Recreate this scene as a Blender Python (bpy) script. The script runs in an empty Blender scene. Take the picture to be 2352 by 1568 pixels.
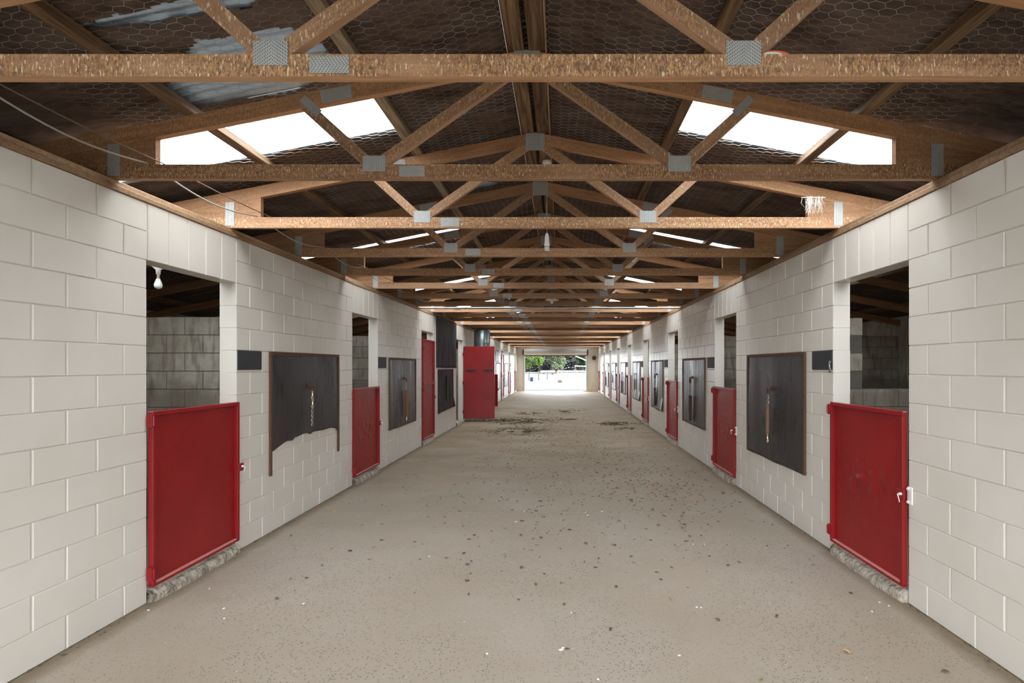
import bpy, math, random
import numpy as np
from mathutils import Vector, Matrix, noise as mnoise

random.seed(7)
SC = bpy.context.scene
COL = SC.collection
PI = math.pi

# ------------------------------------------------------------------ camera
H = 1.66
cam_d = bpy.data.cameras.new('camera')
cam_d.sensor_width = 36.0
cam_d.lens = 36.0 * 1200.0 / 2352.0
cam_d.shift_x = -112.5 / 2352.0
cam_d.shift_y = 56.0 / 2352.0
cam_d.clip_start = 0.05
cam_d.clip_end = 600
cam = bpy.data.objects.new('camera', cam_d)
cam.location = (0, 0, H)
cam.rotation_euler = (PI / 2, 0, 0)
COL.objects.link(cam)
SC.camera = cam

# ------------------------------------------------------------------ sky and exposure
world = bpy.data.worlds.new('overcast_sky')
SC.world = world
world.use_nodes = True
bg = world.node_tree.nodes['Background']
bg.inputs['Color'].default_value = (0.90, 0.95, 1.0, 1)
bg.inputs['Strength'].default_value = 10.0
SC.view_settings.view_transform = 'Standard'
SC.view_settings.look = 'None'
SC.view_settings.gamma = 1.0
SC.view_settings.use_curve_mapping = False
SC.view_settings.exposure = 0.45
SC.cycles.max_bounces = 8
SC.cycles.diffuse_bounces = 5
SC.cycles.glossy_bounces = 3
SC.cycles.transparent_max_bounces = 12
SC.cycles.caustics_reflective = False
SC.cycles.caustics_refractive = False
SC.cycles.sample_clamp_indirect = 12.0
SC.cycles.adaptive_threshold = 0.02

# ------------------------------------------------------------------ main measures (metres; Y runs down the aisle)
WL, WR = -2.897, 2.431          # aisle faces of the two block walls
TH = 0.15                       # block wall thickness
WH = 2.8                        # wall height, fourteen courses
D0, BAY = 3.66, 3.6             # near edge of the first doorway, bay length
NB = 9                          # doorways a side
YB, YE = -2.34, 34.4            # open end behind the viewer, far end wall
RX = -0.225                     # ridge line
SL = 0.195                      # roof slope
ZA = 3.66                       # rafter centre line at the ridge
ZT = 3.785                      # underside of roofing at the ridge
ZB, ZC = 2.872, 2.965           # bottom chord, bottom and top
T0, TS, NT = 2.21, 1.2, 27      # first truss, spacing, number of trusses
OUTL, OUTR = -6.55, 6.10        # outer stall walls
def zroof(x): return ZT - SL * abs(x - RX)

# daylight portals: they give off no light of their own, they only tell the renderer where the sky comes in
def portal(loc, rot, sx, sy):
    l = bpy.data.lights.new('daylight_portal', 'AREA')
    l.shape = 'RECTANGLE'; l.size = sx; l.size_y = sy
    l.cycles.is_portal = True
    o = bpy.data.objects.new('daylight_portal', l)
    o.location = loc; o.rotation_euler = rot
    COL.objects.link(o)
portal((-0.36, YE + 0.1, 1.16), (-PI / 2, 0, 0), 4.1, 2.3)
portal((-0.225, YB - 0.2, 1.28), (PI / 2, 0, 0), 5.1, 2.6)
SKYW, SKYA, SKYB = 0.71, {-1: 1.09, 1: 1.17}, 4.3  # sheets run on unseen above the stalls, lengthened to brighten them
SKYS = [(-0.10, 0.61), (3.54, 4.25), (7.14, 7.60)] + [(10.70 + BAY * k, 11.40 + BAY * k) for k in range(7)]
for y0, y1 in SKYS:
    for s in (-1, 1):
        xm = RX + s * (SKYA[s] + SKYB) / 2
        portal((xm, (y0 + y1) / 2, zroof(xm) + 0.09), (0, s * math.atan(SL), 0), (SKYB - SKYA[s]) * 1.02, SKYW)

# ------------------------------------------------------------------ material helpers
class NT_:
    def __init__(self, name, rough=0.7, metallic=0.0, spec=0.5):
        self.m = bpy.data.materials.new(name); self.m.use_nodes = True
        self.t = self.m.node_tree
        self.b = self.t.nodes['Principled BSDF']
        self.b.inputs['Roughness'].default_value = rough
        self.b.inputs['Metallic'].default_value = metallic
        self.b.inputs['Specular IOR Level'].default_value = spec
        self.geo = None
    def new(self, typ, **kw):
        n = self.t.nodes.new(typ)
        for k, v in kw.items(): setattr(n, k, v)
        return n
    def link(self, a, b): self.t.links.new(a, b)
    def pos(self, scale=(1, 1, 1), obj=False, loc=(0, 0, 0)):
        if obj: src = self.new('ShaderNodeTexCoord').outputs['Object']
        else: src = self.new('ShaderNodeNewGeometry').outputs['Position']
        mp = self.new('ShaderNodeMapping')
        mp.inputs['Scale'].default_value = scale
        mp.inputs['Location'].default_value = loc
        self.link(src, mp.inputs['Vector'])
        return mp.outputs['Vector']
    def noise(self, vec, scale=5, detail=4, rough=0.55, dist=0.0):
        n = self.new('ShaderNodeTexNoise')
        n.inputs['Scale'].default_value = scale; n.inputs['Detail'].default_value = detail
        n.inputs['Roughness'].default_value = rough; n.inputs['Distortion'].default_value = dist
        self.link(vec, n.inputs['Vector'])
        return n.outputs['Fac']
    def voro(self, vec, scale=5, feature='F1', out='Distance', rnd=1.0):
        n = self.new('ShaderNodeTexVoronoi', feature=feature)
        n.inputs['Scale'].default_value = scale
        n.inputs['Randomness'].default_value = rnd
        self.link(vec, n.inputs['Vector'])
        return n.outputs[out]
    def ramp(self, fac, stops):
        r = self.new('ShaderNodeValToRGB')
        e = r.color_ramp.elements
        while len(e) < len(stops): e.new(0.5)
        for k, (p, c) in enumerate(stops):
            e[k].position = p
            e[k].color = (c[0], c[1], c[2], 1) if isinstance(c, (tuple, list)) else (c, c, c, 1)
        self.link(fac, r.inputs['Fac'])
        return r.outputs['Color']
    def mix(self, fac, a, b, mode='MIX'):
        m = self.new('ShaderNodeMix', data_type='RGBA', blend_type=mode)
        ins = [i for i in m.inputs if i.type == 'RGBA']
        for s, i in ((a, ins[0]), (b, ins[1])):
            if isinstance(s, (tuple, list)): i.default_value = (s[0], s[1], s[2], 1)
            else: self.link(s, i)
        f = m.inputs[0]
        if isinstance(fac, (int, float)): f.default_value = fac
        else: self.link(fac, f)
        return [o for o in m.outputs if o.type == 'RGBA'][0]
    def math(self, op, a, b=None):
        n = self.new('ShaderNodeMath', operation=op)
        for s, i in ((a, n.inputs[0]), (b, n.inputs[1])):
            if s is None: continue
            if isinstance(s, (int, float)): i.default_value = s
            else: self.link(s, i)
        return n.outputs[0]
    def sep(self, vec):
        n = self.new('ShaderNodeSeparateXYZ'); self.link(vec, n.inputs[0]); return n.outputs
    def color(self, c):
        if isinstance(c, (tuple, list)): self.b.inputs['Base Color'].default_value = (c[0], c[1], c[2], 1)
        else: self.link(c, self.b.inputs['Base Color'])
        return self
    def rough(self, c): self.link(c, self.b.inputs['Roughness']); return self
    def bump(self, h, dist=0.002, strength=1.0):
        n = self.new('ShaderNodeBump'); n.inputs['Distance'].default_value = dist
        n.inputs['Strength'].default_value = strength
        self.link(h, n.inputs['Height']); self.link(n.outputs['Normal'], self.b.inputs['Normal'])
        return self

def plain(name, c, rough=0.6, metallic=0.0, var=0.0, scale=8, spec=0.5):
    n = NT_(name, rough, metallic, spec)
    if var:
        f = n.noise(n.pos(), scale, 4)
        n.color(n.mix(f, tuple(x * (1 - var) for x in c), tuple(min(1, x * (1 + var)) for x in c)))
    else: n.color(c)
    return n.m

M = {}
# gloss painted block
n = NT_('painted_block', 0.42)
f = n.noise(n.pos(), 1.3, 3); f2 = n.noise(n.pos(), 9, 5, 0.65)
c = n.mix(n.ramp(f, [(0.3, 0), (0.7, 1)]), (0.60, 0.56, 0.495), (0.66, 0.625, 0.565))
c = n.mix(n.ramp(f2, [(0.60, 0), (0.85, 0.25)]), c, (0.60, 0.56, 0.49))
n.color(c); n.bump(n.noise(n.pos(), 60, 5, 0.6), 0.0010, 0.35)
n.b.inputs['Roughness'].default_value = 0.31
M['paint'] = n.m
M['paint_core'] = plain('painted_mortar', (0.66, 0.635, 0.59), 0.5, var=0.06)
# bare grey block, stained
n = NT_('grey_block', 0.85)
f = n.noise(n.pos(), 2.2, 6, 0.65); f2 = n.noise(n.pos((3.5, 3.5, 0.7)), 4, 5)
c = n.mix(n.ramp(f, [(0.32, 0), (0.68, 1)]), (0.27, 0.235, 0.18), (0.48, 0.445, 0.375))
c = n.mix(n.ramp(f2, [(0.52, 0), (0.66, 0.75)]), c, (0.19, 0.155, 0.12))
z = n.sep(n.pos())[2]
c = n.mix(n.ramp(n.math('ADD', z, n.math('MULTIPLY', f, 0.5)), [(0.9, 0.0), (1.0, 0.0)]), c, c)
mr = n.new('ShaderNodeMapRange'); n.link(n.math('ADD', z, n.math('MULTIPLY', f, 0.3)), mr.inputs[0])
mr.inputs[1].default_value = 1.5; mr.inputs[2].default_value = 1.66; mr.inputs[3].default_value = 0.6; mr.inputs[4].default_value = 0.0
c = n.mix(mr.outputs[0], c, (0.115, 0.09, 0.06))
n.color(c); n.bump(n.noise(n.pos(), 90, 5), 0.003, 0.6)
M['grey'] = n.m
M['mortar'] = plain('grey_mortar', (0.13, 0.115, 0.095), 0.9, var=0.2)
# concrete floor
n = NT_('worn_concrete', 0.72)
p = n.pos()
f = n.noise(p, 0.55, 5, 0.6); f2 = n.noise(p, 3.2, 6, 0.65); f3 = n.noise(p, 45, 4, 0.6)
c = n.mix(n.ramp(f, [(0.3, 0), (0.7, 1)]), (0.35, 0.285, 0.215), (0.425, 0.37, 0.315))
c = n.mix(n.ramp(f2, [(0.5, 0), (0.75, 0.45)]), c, (0.36, 0.29, 0.215))
c = n.mix(n.ramp(f3, [(0.35, 0.22), (0.6, 0)]), c, (0.30, 0.26, 0.21))
# exposed dark aggregate
v = n.voro(p, 62); vs = n.voro(p, 62, out='Color')
sx = n.new('ShaderNodeSeparateColor'); n.link(vs, sx.inputs[0])
sp = n.math('MULTIPLY', n.math('LESS_THAN', v, 0.30), n.math('GREATER_THAN', sx.outputs[0], 0.52))
patch = n.ramp(n.noise(p, 0.9, 3), [(0.36, 0.1), (0.56, 1)])
c = n.mix(n.math('MULTIPLY', n.math('MULTIPLY', sp, patch), 0.9), c, (0.13, 0.125, 0.125))
wh = n.math('MULTIPLY', n.math('LESS_THAN', n.voro(p, 23), 0.10), n.math('GREATER_THAN', n.noise(p, 7, 2), 0.60))
c = n.mix(n.math('MULTIPLY', wh, 0.8), c, (0.75, 0.73, 0.70))
# soil worked into the middle of the aisle and along the wall feet
sxyz = n.sep(p)
st = n.ramp(n.noise(n.pos((0.9, 1.6, 1)), 1.0, 6, 0.7), [(0.32, 0.35), (0.58, 1.0)])
band = n.new('ShaderNodeMapRange'); n.link(sxyz[1], band.inputs[0])
band.interpolation_type = 'SMOOTHSTEP'
for i_, v_ in ((1, 4.0), (2, 11.0), (3, 0.10), (4, 0.85)): band.inputs[i_].default_value = v_
c = n.mix(n.math('MULTIPLY', st, band.outputs[0]), c, (0.235, 0.165, 0.092))
for wx, sg in ((WL, 1), (WR, -1)):
    dist = n.math('MULTIPLY', n.math('SUBTRACT', sxyz[0], wx), sg)
    e = n.math('ADD', dist, n.math('MULTIPLY', n.noise(n.pos(), 3.5, 6, 0.7), -0.16))
    mr = n.new('ShaderNodeMapRange'); n.link(e, mr.inputs[0])
    for i_, v_ in ((1, -0.03), (2, 0.085), (3, 0.85), (4, 0.0)): mr.inputs[i_].default_value = v_
    c = n.mix(mr.outputs[0], c, (0.17, 0.125, 0.075))
n.color(c)
n.bump(n.math('ADD', n.noise(p, 120, 4, 0.6), n.math('MULTIPLY', f2, 0.8)), 0.003, 0.5)
n.rough(n.ramp(f, [(0.3, 0.60), (0.7, 0.78)]))
M['floor'] = n.m
# pebbly worn step
n = NT_('pebbly_concrete', 0.8)
p = n.pos()
v = n.voro(p, 34); f = n.noise(p, 14, 5, 0.65)
c = n.mix(n.ramp(f, [(0.35, 0), (0.65, 1)]), (0.17, 0.14, 0.105), (0.46, 0.405, 0.33))
c = n.mix(n.ramp(v, [(0.1, 0.7), (0.3, 0)]), c, (0.30, 0.28, 0.25))
n.color(c); n.bump(n.math('ADD', v, f), 0.01, 0.9)
M['step'] = n.m
# red paint on sheet steel
n = NT_('red_gloss_paint', 0.36, spec=0.4)
p = n.pos(); f = n.noise(p, 2.5, 5, 0.6); f2 = n.noise(p, 24, 4, 0.7)
c = n.mix(n.ramp(f, [(0.3, 0), (0.7, 1)]), (0.205, 0.0045, 0.006), (0.265, 0.008, 0.010))
c = n.mix(n.ramp(f2, [(0.66, 0), (0.8, 0.4)]), c, (0.33, 0.085, 0.07))
n.color(c); n.rough(n.ramp(f2, [(0.3, 0.30), (0.7, 0.46)]))
n.bump(n.noise(p, 5, 3), 0.006, 0.35)
M['red'] = n.m
n = NT_('lit_red_ledge', 0.7); n.color(n.mix(n.noise(n.pos(), 30, 4), (0.45, 0.12, 0.10), (0.60, 0.33, 0.28))); M['redledge'] = n.m  # paler red: light caught on the ledge is put into the colour
# black stable rubber
n = NT_('black_rubber', 0.42)
p = n.pos((6, 6, 0.7)); f = n.noise(p, 2.2, 6, 0.7); f2 = n.noise(n.pos(), 5, 4)
c = n.mix(n.ramp(f, [(0.38, 0), (0.72, 1)]), (0.020, 0.018, 0.020), (0.042, 0.038, 0.039))
c = n.mix(n.ramp(n.noise(n.pos((8, 8, 3)), 3.5, 5, 0.75), [(0.70, 0), (0.78, 0.55)]), c, (0.26, 0.25, 0.24))
n.color(c); n.rough(n.ramp(f, [(0.35, 0.24), (0.7, 0.44)]))
n.bump(n.math('ADD', n.noise(n.pos((14, 14, 1.6)), 2.0, 4, 0.5), f2), 0.005, 0.22)
M['rubber'] = n.m
n = NT_('dull_rubber', 0.65, spec=0.25)
f = n.noise(n.pos((6, 6, 1.2)), 1.6, 5, 0.65)
n.color(n.mix(n.ramp(f, [(0.42, 0), (0.75, 1)]), (0.016, 0.014, 0.015), (0.085, 0.075, 0.078)))
M['rubberdull'] = n.m
M['board'] = plain('blackboard', (0.028, 0.029, 0.034), 0.6, var=0.35, scale=7)
M['rust'] = plain('rusty_steel', (0.115, 0.055, 0.032), 0.7, 0.3, 0.4, 30)
M['chain'] = plain('dull_chain_steel', (0.28, 0.27, 0.26), 0.45, 0.85, 0.3, 60)
M['brass'] = plain('worn_brass', (0.72, 0.56, 0.30), 0.35, 0.9, 0.2, 60)
M['strap'] = plain('brown_hose_sleeve', (0.16, 0.095, 0.055), 0.6, 0, 0.4, 40)
M['strapdark'] = plain('dark_hose_sleeve', (0.035, 0.022, 0.018), 0.5, 0, 0.3, 40)
M['strapred'] = plain('rust_red_sleeve', (0.24, 0.075, 0.03), 0.6, 0, 0.3, 40)
# truss timber with bird droppings
def timber(name, c0, c1, drops, dark=0.5):
    n = NT_(name, 0.72, spec=0.3)
    oi = n.new('ShaderNodeObjectInfo')
    tc = n.new('ShaderNodeTexCoord')
    mp = n.new('ShaderNodeMapping'); mp.inputs['Scale'].default_value = (1.2, 22, 22)
    add = n.new('ShaderNodeVectorMath', operation='ADD')
    sc = n.new('ShaderNodeVectorMath', operation='SCALE')
    cx = n.new('ShaderNodeCombineXYZ')
    for k in range(3): n.link(oi.outputs['Random'], cx.inputs[k])
    n.link(cx.outputs[0], sc.inputs[0]); sc.inputs['Scale'].default_value = 37.0
    n.link(tc.outputs['Object'], add.inputs[0]); n.link(sc.outputs[0], add.inputs[1])
    n.link(add.outputs[0], mp.inputs['Vector'])
    g = n.noise(mp.outputs[0], 1.6, 6, 0.62, 0.6)
    c = n.mix(n.ramp(g, [(0.33, 0), (0.68, 1)]), c0, c1)
    kn = n.voro(add.outputs[0], 2.6)
    c = n.mix(n.ramp(kn, [(0.03, 0.8), (0.07, 0)]), c, tuple(x * 0.25 for x in c0))
    hsv = n.new('ShaderNodeHueSaturation'); n.link(c, hsv.inputs['Color'])
    vv = n.new('ShaderNodeMapRange'); n.link(oi.outputs['Random'], vv.inputs[0]); vv.inputs[3].default_value = 0.82; vv.inputs[4].default_value = 1.15
    n.link(vv.outputs[0], hsv.inputs['Value'])
    c = hsv.outputs[0]
    pw = n.pos()
    d = n.ramp(n.noise(pw, 2.2, 4), [(0.34, 0.15), (0.52, 1)])
    if drops:
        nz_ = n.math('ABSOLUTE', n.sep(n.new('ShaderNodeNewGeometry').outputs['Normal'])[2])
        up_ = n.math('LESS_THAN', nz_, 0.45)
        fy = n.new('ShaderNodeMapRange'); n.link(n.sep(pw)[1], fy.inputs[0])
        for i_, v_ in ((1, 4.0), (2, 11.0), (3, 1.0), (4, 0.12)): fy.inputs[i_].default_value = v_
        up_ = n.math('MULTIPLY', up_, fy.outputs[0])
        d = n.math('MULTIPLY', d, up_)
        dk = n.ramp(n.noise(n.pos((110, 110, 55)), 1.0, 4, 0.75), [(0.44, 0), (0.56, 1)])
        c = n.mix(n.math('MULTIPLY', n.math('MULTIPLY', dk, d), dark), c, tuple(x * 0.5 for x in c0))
        gd = n.ramp(n.noise(n.pos((125, 125, 42), loc=(3, 1, 7)), 1.0, 3, 0.6), [(0.54, 0), (0.62, 1)])
        c = n.mix(n.math('MULTIPLY', n.math('MULTIPLY', gd, d), 0.65 * drops), c, (0.60, 0.36, 0.13))
        wd = n.ramp(n.noise(n.pos((135, 135, 36), loc=(9, 4, 2)), 1.0, 2, 0.5), [(0.625, 0), (0.67, 1)])
        c = n.mix(n.math('MULTIPLY', n.math('MULTIPLY', wd, up_), 0.85 * drops), c, (0.80, 0.68, 0.50))
    n.color(c); n.bump(g, 0.002, 0.5)
    return n.m
M['chord'] = timber('dropping_spotted_pine', (0.31, 0.165, 0.088), (0.47, 0.28, 0.158), 1.0, 0.85)
M['web'] = timber('spotted_web_pine', (0.28, 0.155, 0.088), (0.43, 0.265, 0.158), 0.7, 0.6)
M['rafter'] = timber('rafter_pine', (0.30, 0.150, 0.072), (0.45, 0.255, 0.135), 0.25)
M['purlin'] = timber('stained_purlin', (0.045, 0.022, 0.009), (0.25, 0.155, 0.085), 0)
M['purlin_pale'] = timber('bleached_purlin', (0.13, 0.085, 0.045), (0.42, 0.335, 0.225), 0)
M['plate_wood'] = timber('wall_plate_pine', (0.24, 0.14, 0.075), (0.40, 0.26, 0.15), 0)
# punched nail plate
n = NT_('punched_nail_plate', 0.6, 0.3)
o = n.sep(n.pos(obj=True))
def slots(a, b, pa, pb):
    ra = n.math('DIVIDE', a, pa); rb = n.math('DIVIDE', b, pb)
    row = n.math('FLOOR', rb)
    odd = n.math('MULTIPLY', n.math('MODULO', n.math('ABSOLUTE', row), 3.0), 0.333)
    fa = n.math('FRACT', n.math('ADD', ra, odd)); fb = n.math('FRACT', rb)
    return n.math('MULTIPLY', n.math('LESS_THAN', fa, 0.62), n.math('LESS_THAN', fb, 0.36))
s = slots(o[2], o[0], 0.0145, 0.0070)
c = n.mix(n.noise(n.pos(), 26, 4, 0.7), (0.34, 0.36, 0.35), (0.56, 0.58, 0.57))
c = n.mix(n.ramp(n.noise(n.pos((1, 1, 0.6)), 16, 4, 0.7), [(0.58, 0), (0.70, 0.7)]), c, (0.62, 0.50, 0.30))
n.color(n.mix(s, c, (0.06, 0.04, 0.03)))
M['nailplate'] = n.m
# roofing
n = NT_('torn_building_paper', 0.85, spec=0.25)
p = n.pos((2.2, 7.0, 1)); f = n.noise(p, 1.6, 6, 0.68, 0.5); f2 = n.noise(n.pos((1, 3, 1)), 0.9, 3)
c = n.mix(n.ramp(f, [(0.33, 0), (0.70, 1)]), (0.036, 0.023, 0.018), (0.150, 0.110, 0.090))
c = n.mix(n.ramp(f2, [(0.50, 0), (0.70, 0.6)]), c, (0.150, 0.112, 0.092))
n.color(c); n.bump(n.noise(n.pos((3, 26, 3)), 1.6, 5, 0.6), 0.016, 1.0)
M['paper'] = n.m
n = NT_('galvanised_iron', 0.30, 0.4)
f = n.noise(n.pos((3, 1, 1)), 3, 5, 0.6)
n.color(n.mix(f, (0.25, 0.36, 0.49), (0.56, 0.67, 0.77))); M['iron'] = n.m  # base colour carries the blue of reflected sky
n = NT_('clear_roof_sheet', 0.5)
t = n.t; tr = n.new('ShaderNodeBsdfTransparent'); tl = n.new('ShaderNodeBsdfTranslucent'); mx = n.new('ShaderNodeMixShader')
tr.inputs[0].default_value = (0.95, 0.96, 0.96, 1); tl.inputs[0].default_value = (0.9, 0.9, 0.88, 1)
mx.inputs[0].default_value = 0.15
n.link(tr.outputs[0], mx.inputs[1]); n.link(tl.outputs[0], mx.inputs[2])
n.link(mx.outputs[0], t.nodes['Material Output'].inputs['Surface'])
M['sky'] = n.m
n = NT_('netting_wire', 0.5, 0.4)
n.color(n.mix(n.ramp(n.noise(n.pos(), 2.5, 3), [(0.45, 0), (0.55, 1)]), (0.62, 0.58, 0.52), (0.40, 0.22, 0.12))); M['wire'] = n.m
M['galv'] = plain('galvanised_steel', (0.50, 0.53, 0.53), 0.38, 0.7, 0.25, 6)
M['tank'] = plain('galvanised_tank', (0.30, 0.36, 0.36), 0.3, 0.8, 0.2, 5)
M['white'] = plain('white_plastic', (0.80, 0.79, 0.75), 0.4)
M['whitemetal'] = plain('white_painted_metal', (0.78, 0.78, 0.77), 0.35)
M['glass'] = plain('bulb_glass', (0.80, 0.82, 0.80), 0.15)
M['black'] = plain('black_plastic', (0.02, 0.02, 0.02), 0.5)
M['cable'] = plain('grey_cable', (0.34, 0.31, 0.27), 0.6)
M['orange'] = plain('orange_plastic', (0.75, 0.16, 0.03), 0.45)
M['straw'] = plain('trodden_straw', (0.17, 0.115, 0.055), 0.9, 0, 0.6, 25)
M['litter'] = plain('dirt_flakes', (0.13, 0.088, 0.052), 0.9, 0, 0.6, 12)
M['leafbrown'] = plain('brown_leaf', (0.14, 0.075, 0.035), 0.7, 0, 0.4, 40)
M['leaftan'] = plain('tan_leaf', (0.52, 0.33, 0.14), 0.7, 0, 0.3, 40)
M['leafgreen'] = plain('green_leaf', (0.20, 0.28, 0.04), 0.6, 0, 0.3, 40)
M['leafyellow'] = plain('yellow_leaf', (0.60, 0.44, 0.06), 0.6, 0, 0.3, 40)
M['petal'] = plain('pink_petal', (0.72, 0.03, 0.16), 0.6, 0, 0.2, 40)
M['chip'] = plain('white_chip', (0.80, 0.77, 0.72), 0.7, 0, 0.15, 30)
M['endwall'] = plain('cream_end_wall', (0.62, 0.58, 0.48), 0.6, 0, 0.08, 3)
M['roller'] = plain('zinc_roller', (0.60, 0.58, 0.53), 0.45, 0.3, 0.15, 3)
M['gravel'] = plain('pale_gravel', (0.084, 0.083, 0.079), 1.0, 0, 0.22, 0.6, 0.0)
M['dullwhite'] = plain('weathered_white_paint', (0.10, 0.10, 0.095), 0.6, 0, 0.1, 1)
M['tread'] = plain('tyre_rubber', (0.015, 0.015, 0.016), 0.7)
M['redtin'] = plain('faded_red_tin', (0.12, 0.035, 0.03), 0.6)
M['blue'] = plain('blue_plastic', (0.02, 0.05, 0.13), 0.5)
M['postwood'] = plain('grey_fence_wood', (0.045, 0.04, 0.032), 0.85, 0, 0.3, 4)
M['bark'] = plain('dark_bark', (0.035, 0.025, 0.018), 0.9, 0, 0.3, 8)
M['leafA'] = plain('bright_leaves', (0.068, 0.115, 0.015), 0.6, 0, 0.55, 2.0)
M['leafB'] = plain('olive_leaves', (0.085, 0.105, 0.056), 0.6, 0, 0.5, 2.0)
M['leafC'] = plain('deep_leaves', (0.042, 0.075, 0.036), 0.6, 0, 0.5, 2.0)
M['hedge'] = plain('dark_scrub', (0.010, 0.012, 0.010), 0.8, 0, 0.5, 2.0)
M['hose'] = plain('faded_hose', (0.55, 0.42, 0.20), 0.6)

# ------------------------------------------------------------------ mesh helpers
class MB:
    def __init__(self): self.v = []; self.f = []
    def box(self, x0, x1, y0, y1, z0, z1):
        b = len(self.v)
        self.v += [(x0, y0, z0), (x1, y0, z0), (x1, y1, z0), (x0, y1, z0), (x0, y0, z1), (x1, y0, z1), (x1, y1, z1), (x0, y1, z1)]
        self.f += [tuple(b + i for i in q) for q in ((0, 3, 2, 1), (4, 5, 6, 7), (0, 1, 5, 4), (1, 2, 6, 5), (2, 3, 7, 6), (3, 0, 4, 7))]
        return self
    def bbox(self, x0, x1, y0, y1, z0, z1, c=0.004):
        # a box with all edges chamfered
        b = len(self.v); X = (x0, x1); Y = (y0, y1); Z = (z0, z1)
        idx = {}
        for i in (0, 1):
            for j in (0, 1):
                for k in (0, 1):
                    sx, sy, sz = (c if i == 0 else -c), (c if j == 0 else -c), (c if k == 0 else -c)
                    idx[(i, j, k, 'x')] = len(self.v); self.v.append((X[i], Y[j] + sy, Z[k] + sz))
                    idx[(i, j, k, 'y')] = len(self.v); self.v.append((X[i] + sx, Y[j], Z[k] + sz))
                    idx[(i, j, k, 'z')] = len(self.v); self.v.append((X[i] + sx, Y[j] + sy, Z[k]))
        g = lambda i, j, k, a: idx[(i, j, k, a)]
        for i in (0, 1):
            self.f.append(tuple(g(i, j, k, 'x') for j, k in (((0, 0), (0, 1), (1, 1), (1, 0)) if i == 0 else ((0, 0), (1, 0), (1, 1), (0, 1)))))
            self.f.append(tuple(g(j, i, k, 'y') for j, k in (((0, 0), (1, 0), (1, 1), (0, 1)) if i == 0 else ((0, 0), (0, 1), (1, 1), (1, 0)))))
            self.f.append(tuple(g(j, k, i, 'z') for j, k in (((0, 0), (0, 1), (1, 1), (1, 0)) if i == 0 else ((0, 0), (1, 0), (1, 1), (0, 1)))))
        for i in (0, 1):
            for j in (0, 1):
                self.f.append((g(i, j, 0, 'x'), g(i, j, 0, 'y'), g(i, j, 1, 'y'), g(i, j, 1, 'x')))
                self.f.append((g(i, 0, j, 'x'), g(i, 0, j, 'z'), g(i, 1, j, 'z'), g(i, 1, j, 'x')))
                self.f.append((g(0, i, j, 'y'), g(0, i, j, 'z'), g(1, i, j, 'z'), g(1, i, j, 'y')))
                for k in (0, 1): self.f.append((g(i, j, k, 'x'), g(i, j, k, 'y'), g(i, j, k, 'z')))
        return self
    def tube(self, pts, r, n=8, cap=True, closed=False):
        P = [Vector(p) for p in pts]; R = r if isinstance(r, (list, tuple)) else [r] * len(P)
        b = len(self.v); m = len(P)
        up = None
        for i, p in enumerate(P):
            if closed: t = P[(i + 1) % m] - P[i - 1]
            else: t = P[min(i + 1, m - 1)] - P[max(i - 1, 0)]
            t.normalize()
            if up is None:
                up = Vector((0, 0, 1)) if abs(t.z) < 0.9 else Vector((1, 0, 0))
            s = t.cross(up).normalized(); up = s.cross(t).normalized()
            for k in range(n):
                a = 2 * PI * k / n
                self.v.append(tuple(p + (s * math.cos(a) + up * math.sin(a)) * R[i]))
        for i in range(m if closed else m - 1):
            j = (i + 1) % m
            for k in range(n):
                l = (k + 1) % n
                self.f.append((b + i * n + k, b + i * n + l, b + j * n + l, b + j * n + k))
        if cap and not closed:
            self.f.append(tuple(b + k for k in range(n))[::-1])
            self.f.append(tuple(b + (m - 1) * n + k for k in range(n)))
        return self
    def lathe(self, prof, c=(0, 0, 0), n=16):
        b = len(self.v)
        for r, z in prof:
            for k in range(n):
                a = 2 * PI * k / n
                self.v.append((c[0] + r * math.cos(a), c[1] + r * math.sin(a), c[2] + z))
        for i in range(len(prof) - 1):
            for k in range(n):
                l = (k + 1) % n
                self.f.append((b + i * n + k, b + i * n + l, b + (i + 1) * n + l, b + (i + 1) * n + k))
        self.f.append(tuple(b + k for k in range(n))[::-1])
        self.f.append(tuple(b + (len(prof) - 1) * n + k for k in range(n)))
        return self
    def prism(self, poly, y0, y1):
        # polygon in x-z, extruded along y
        b = len(self.v); m = len(poly)
        self.v += [(x, y0, z) for x, z in poly] + [(x, y1, z) for x, z in poly]
        self.f.append(tuple(range(b, b + m))); self.f.append(tuple(range(b + 2 * m - 1, b + m - 1, -1)))
        for i in range(m):
            j = (i + 1) % m
            self.f.append((b + i, b + m + i, b + m + j, b + j))
        return self
    def mesh(self, name, mat, smooth=False):
        me = bpy.data.meshes.new(name)
        me.from_pydata(self.v, [], self.f); me.update()
        me.materials.append(M[mat] if isinstance(mat, str) else mat)
        if smooth:
            me.polygons.foreach_set('use_smooth', [True] * len(me.polygons))
        return me
    def build(self, name, mat, parent=None, smooth=False):
        return put(name, self.mesh(name, mat, smooth), parent)

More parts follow.
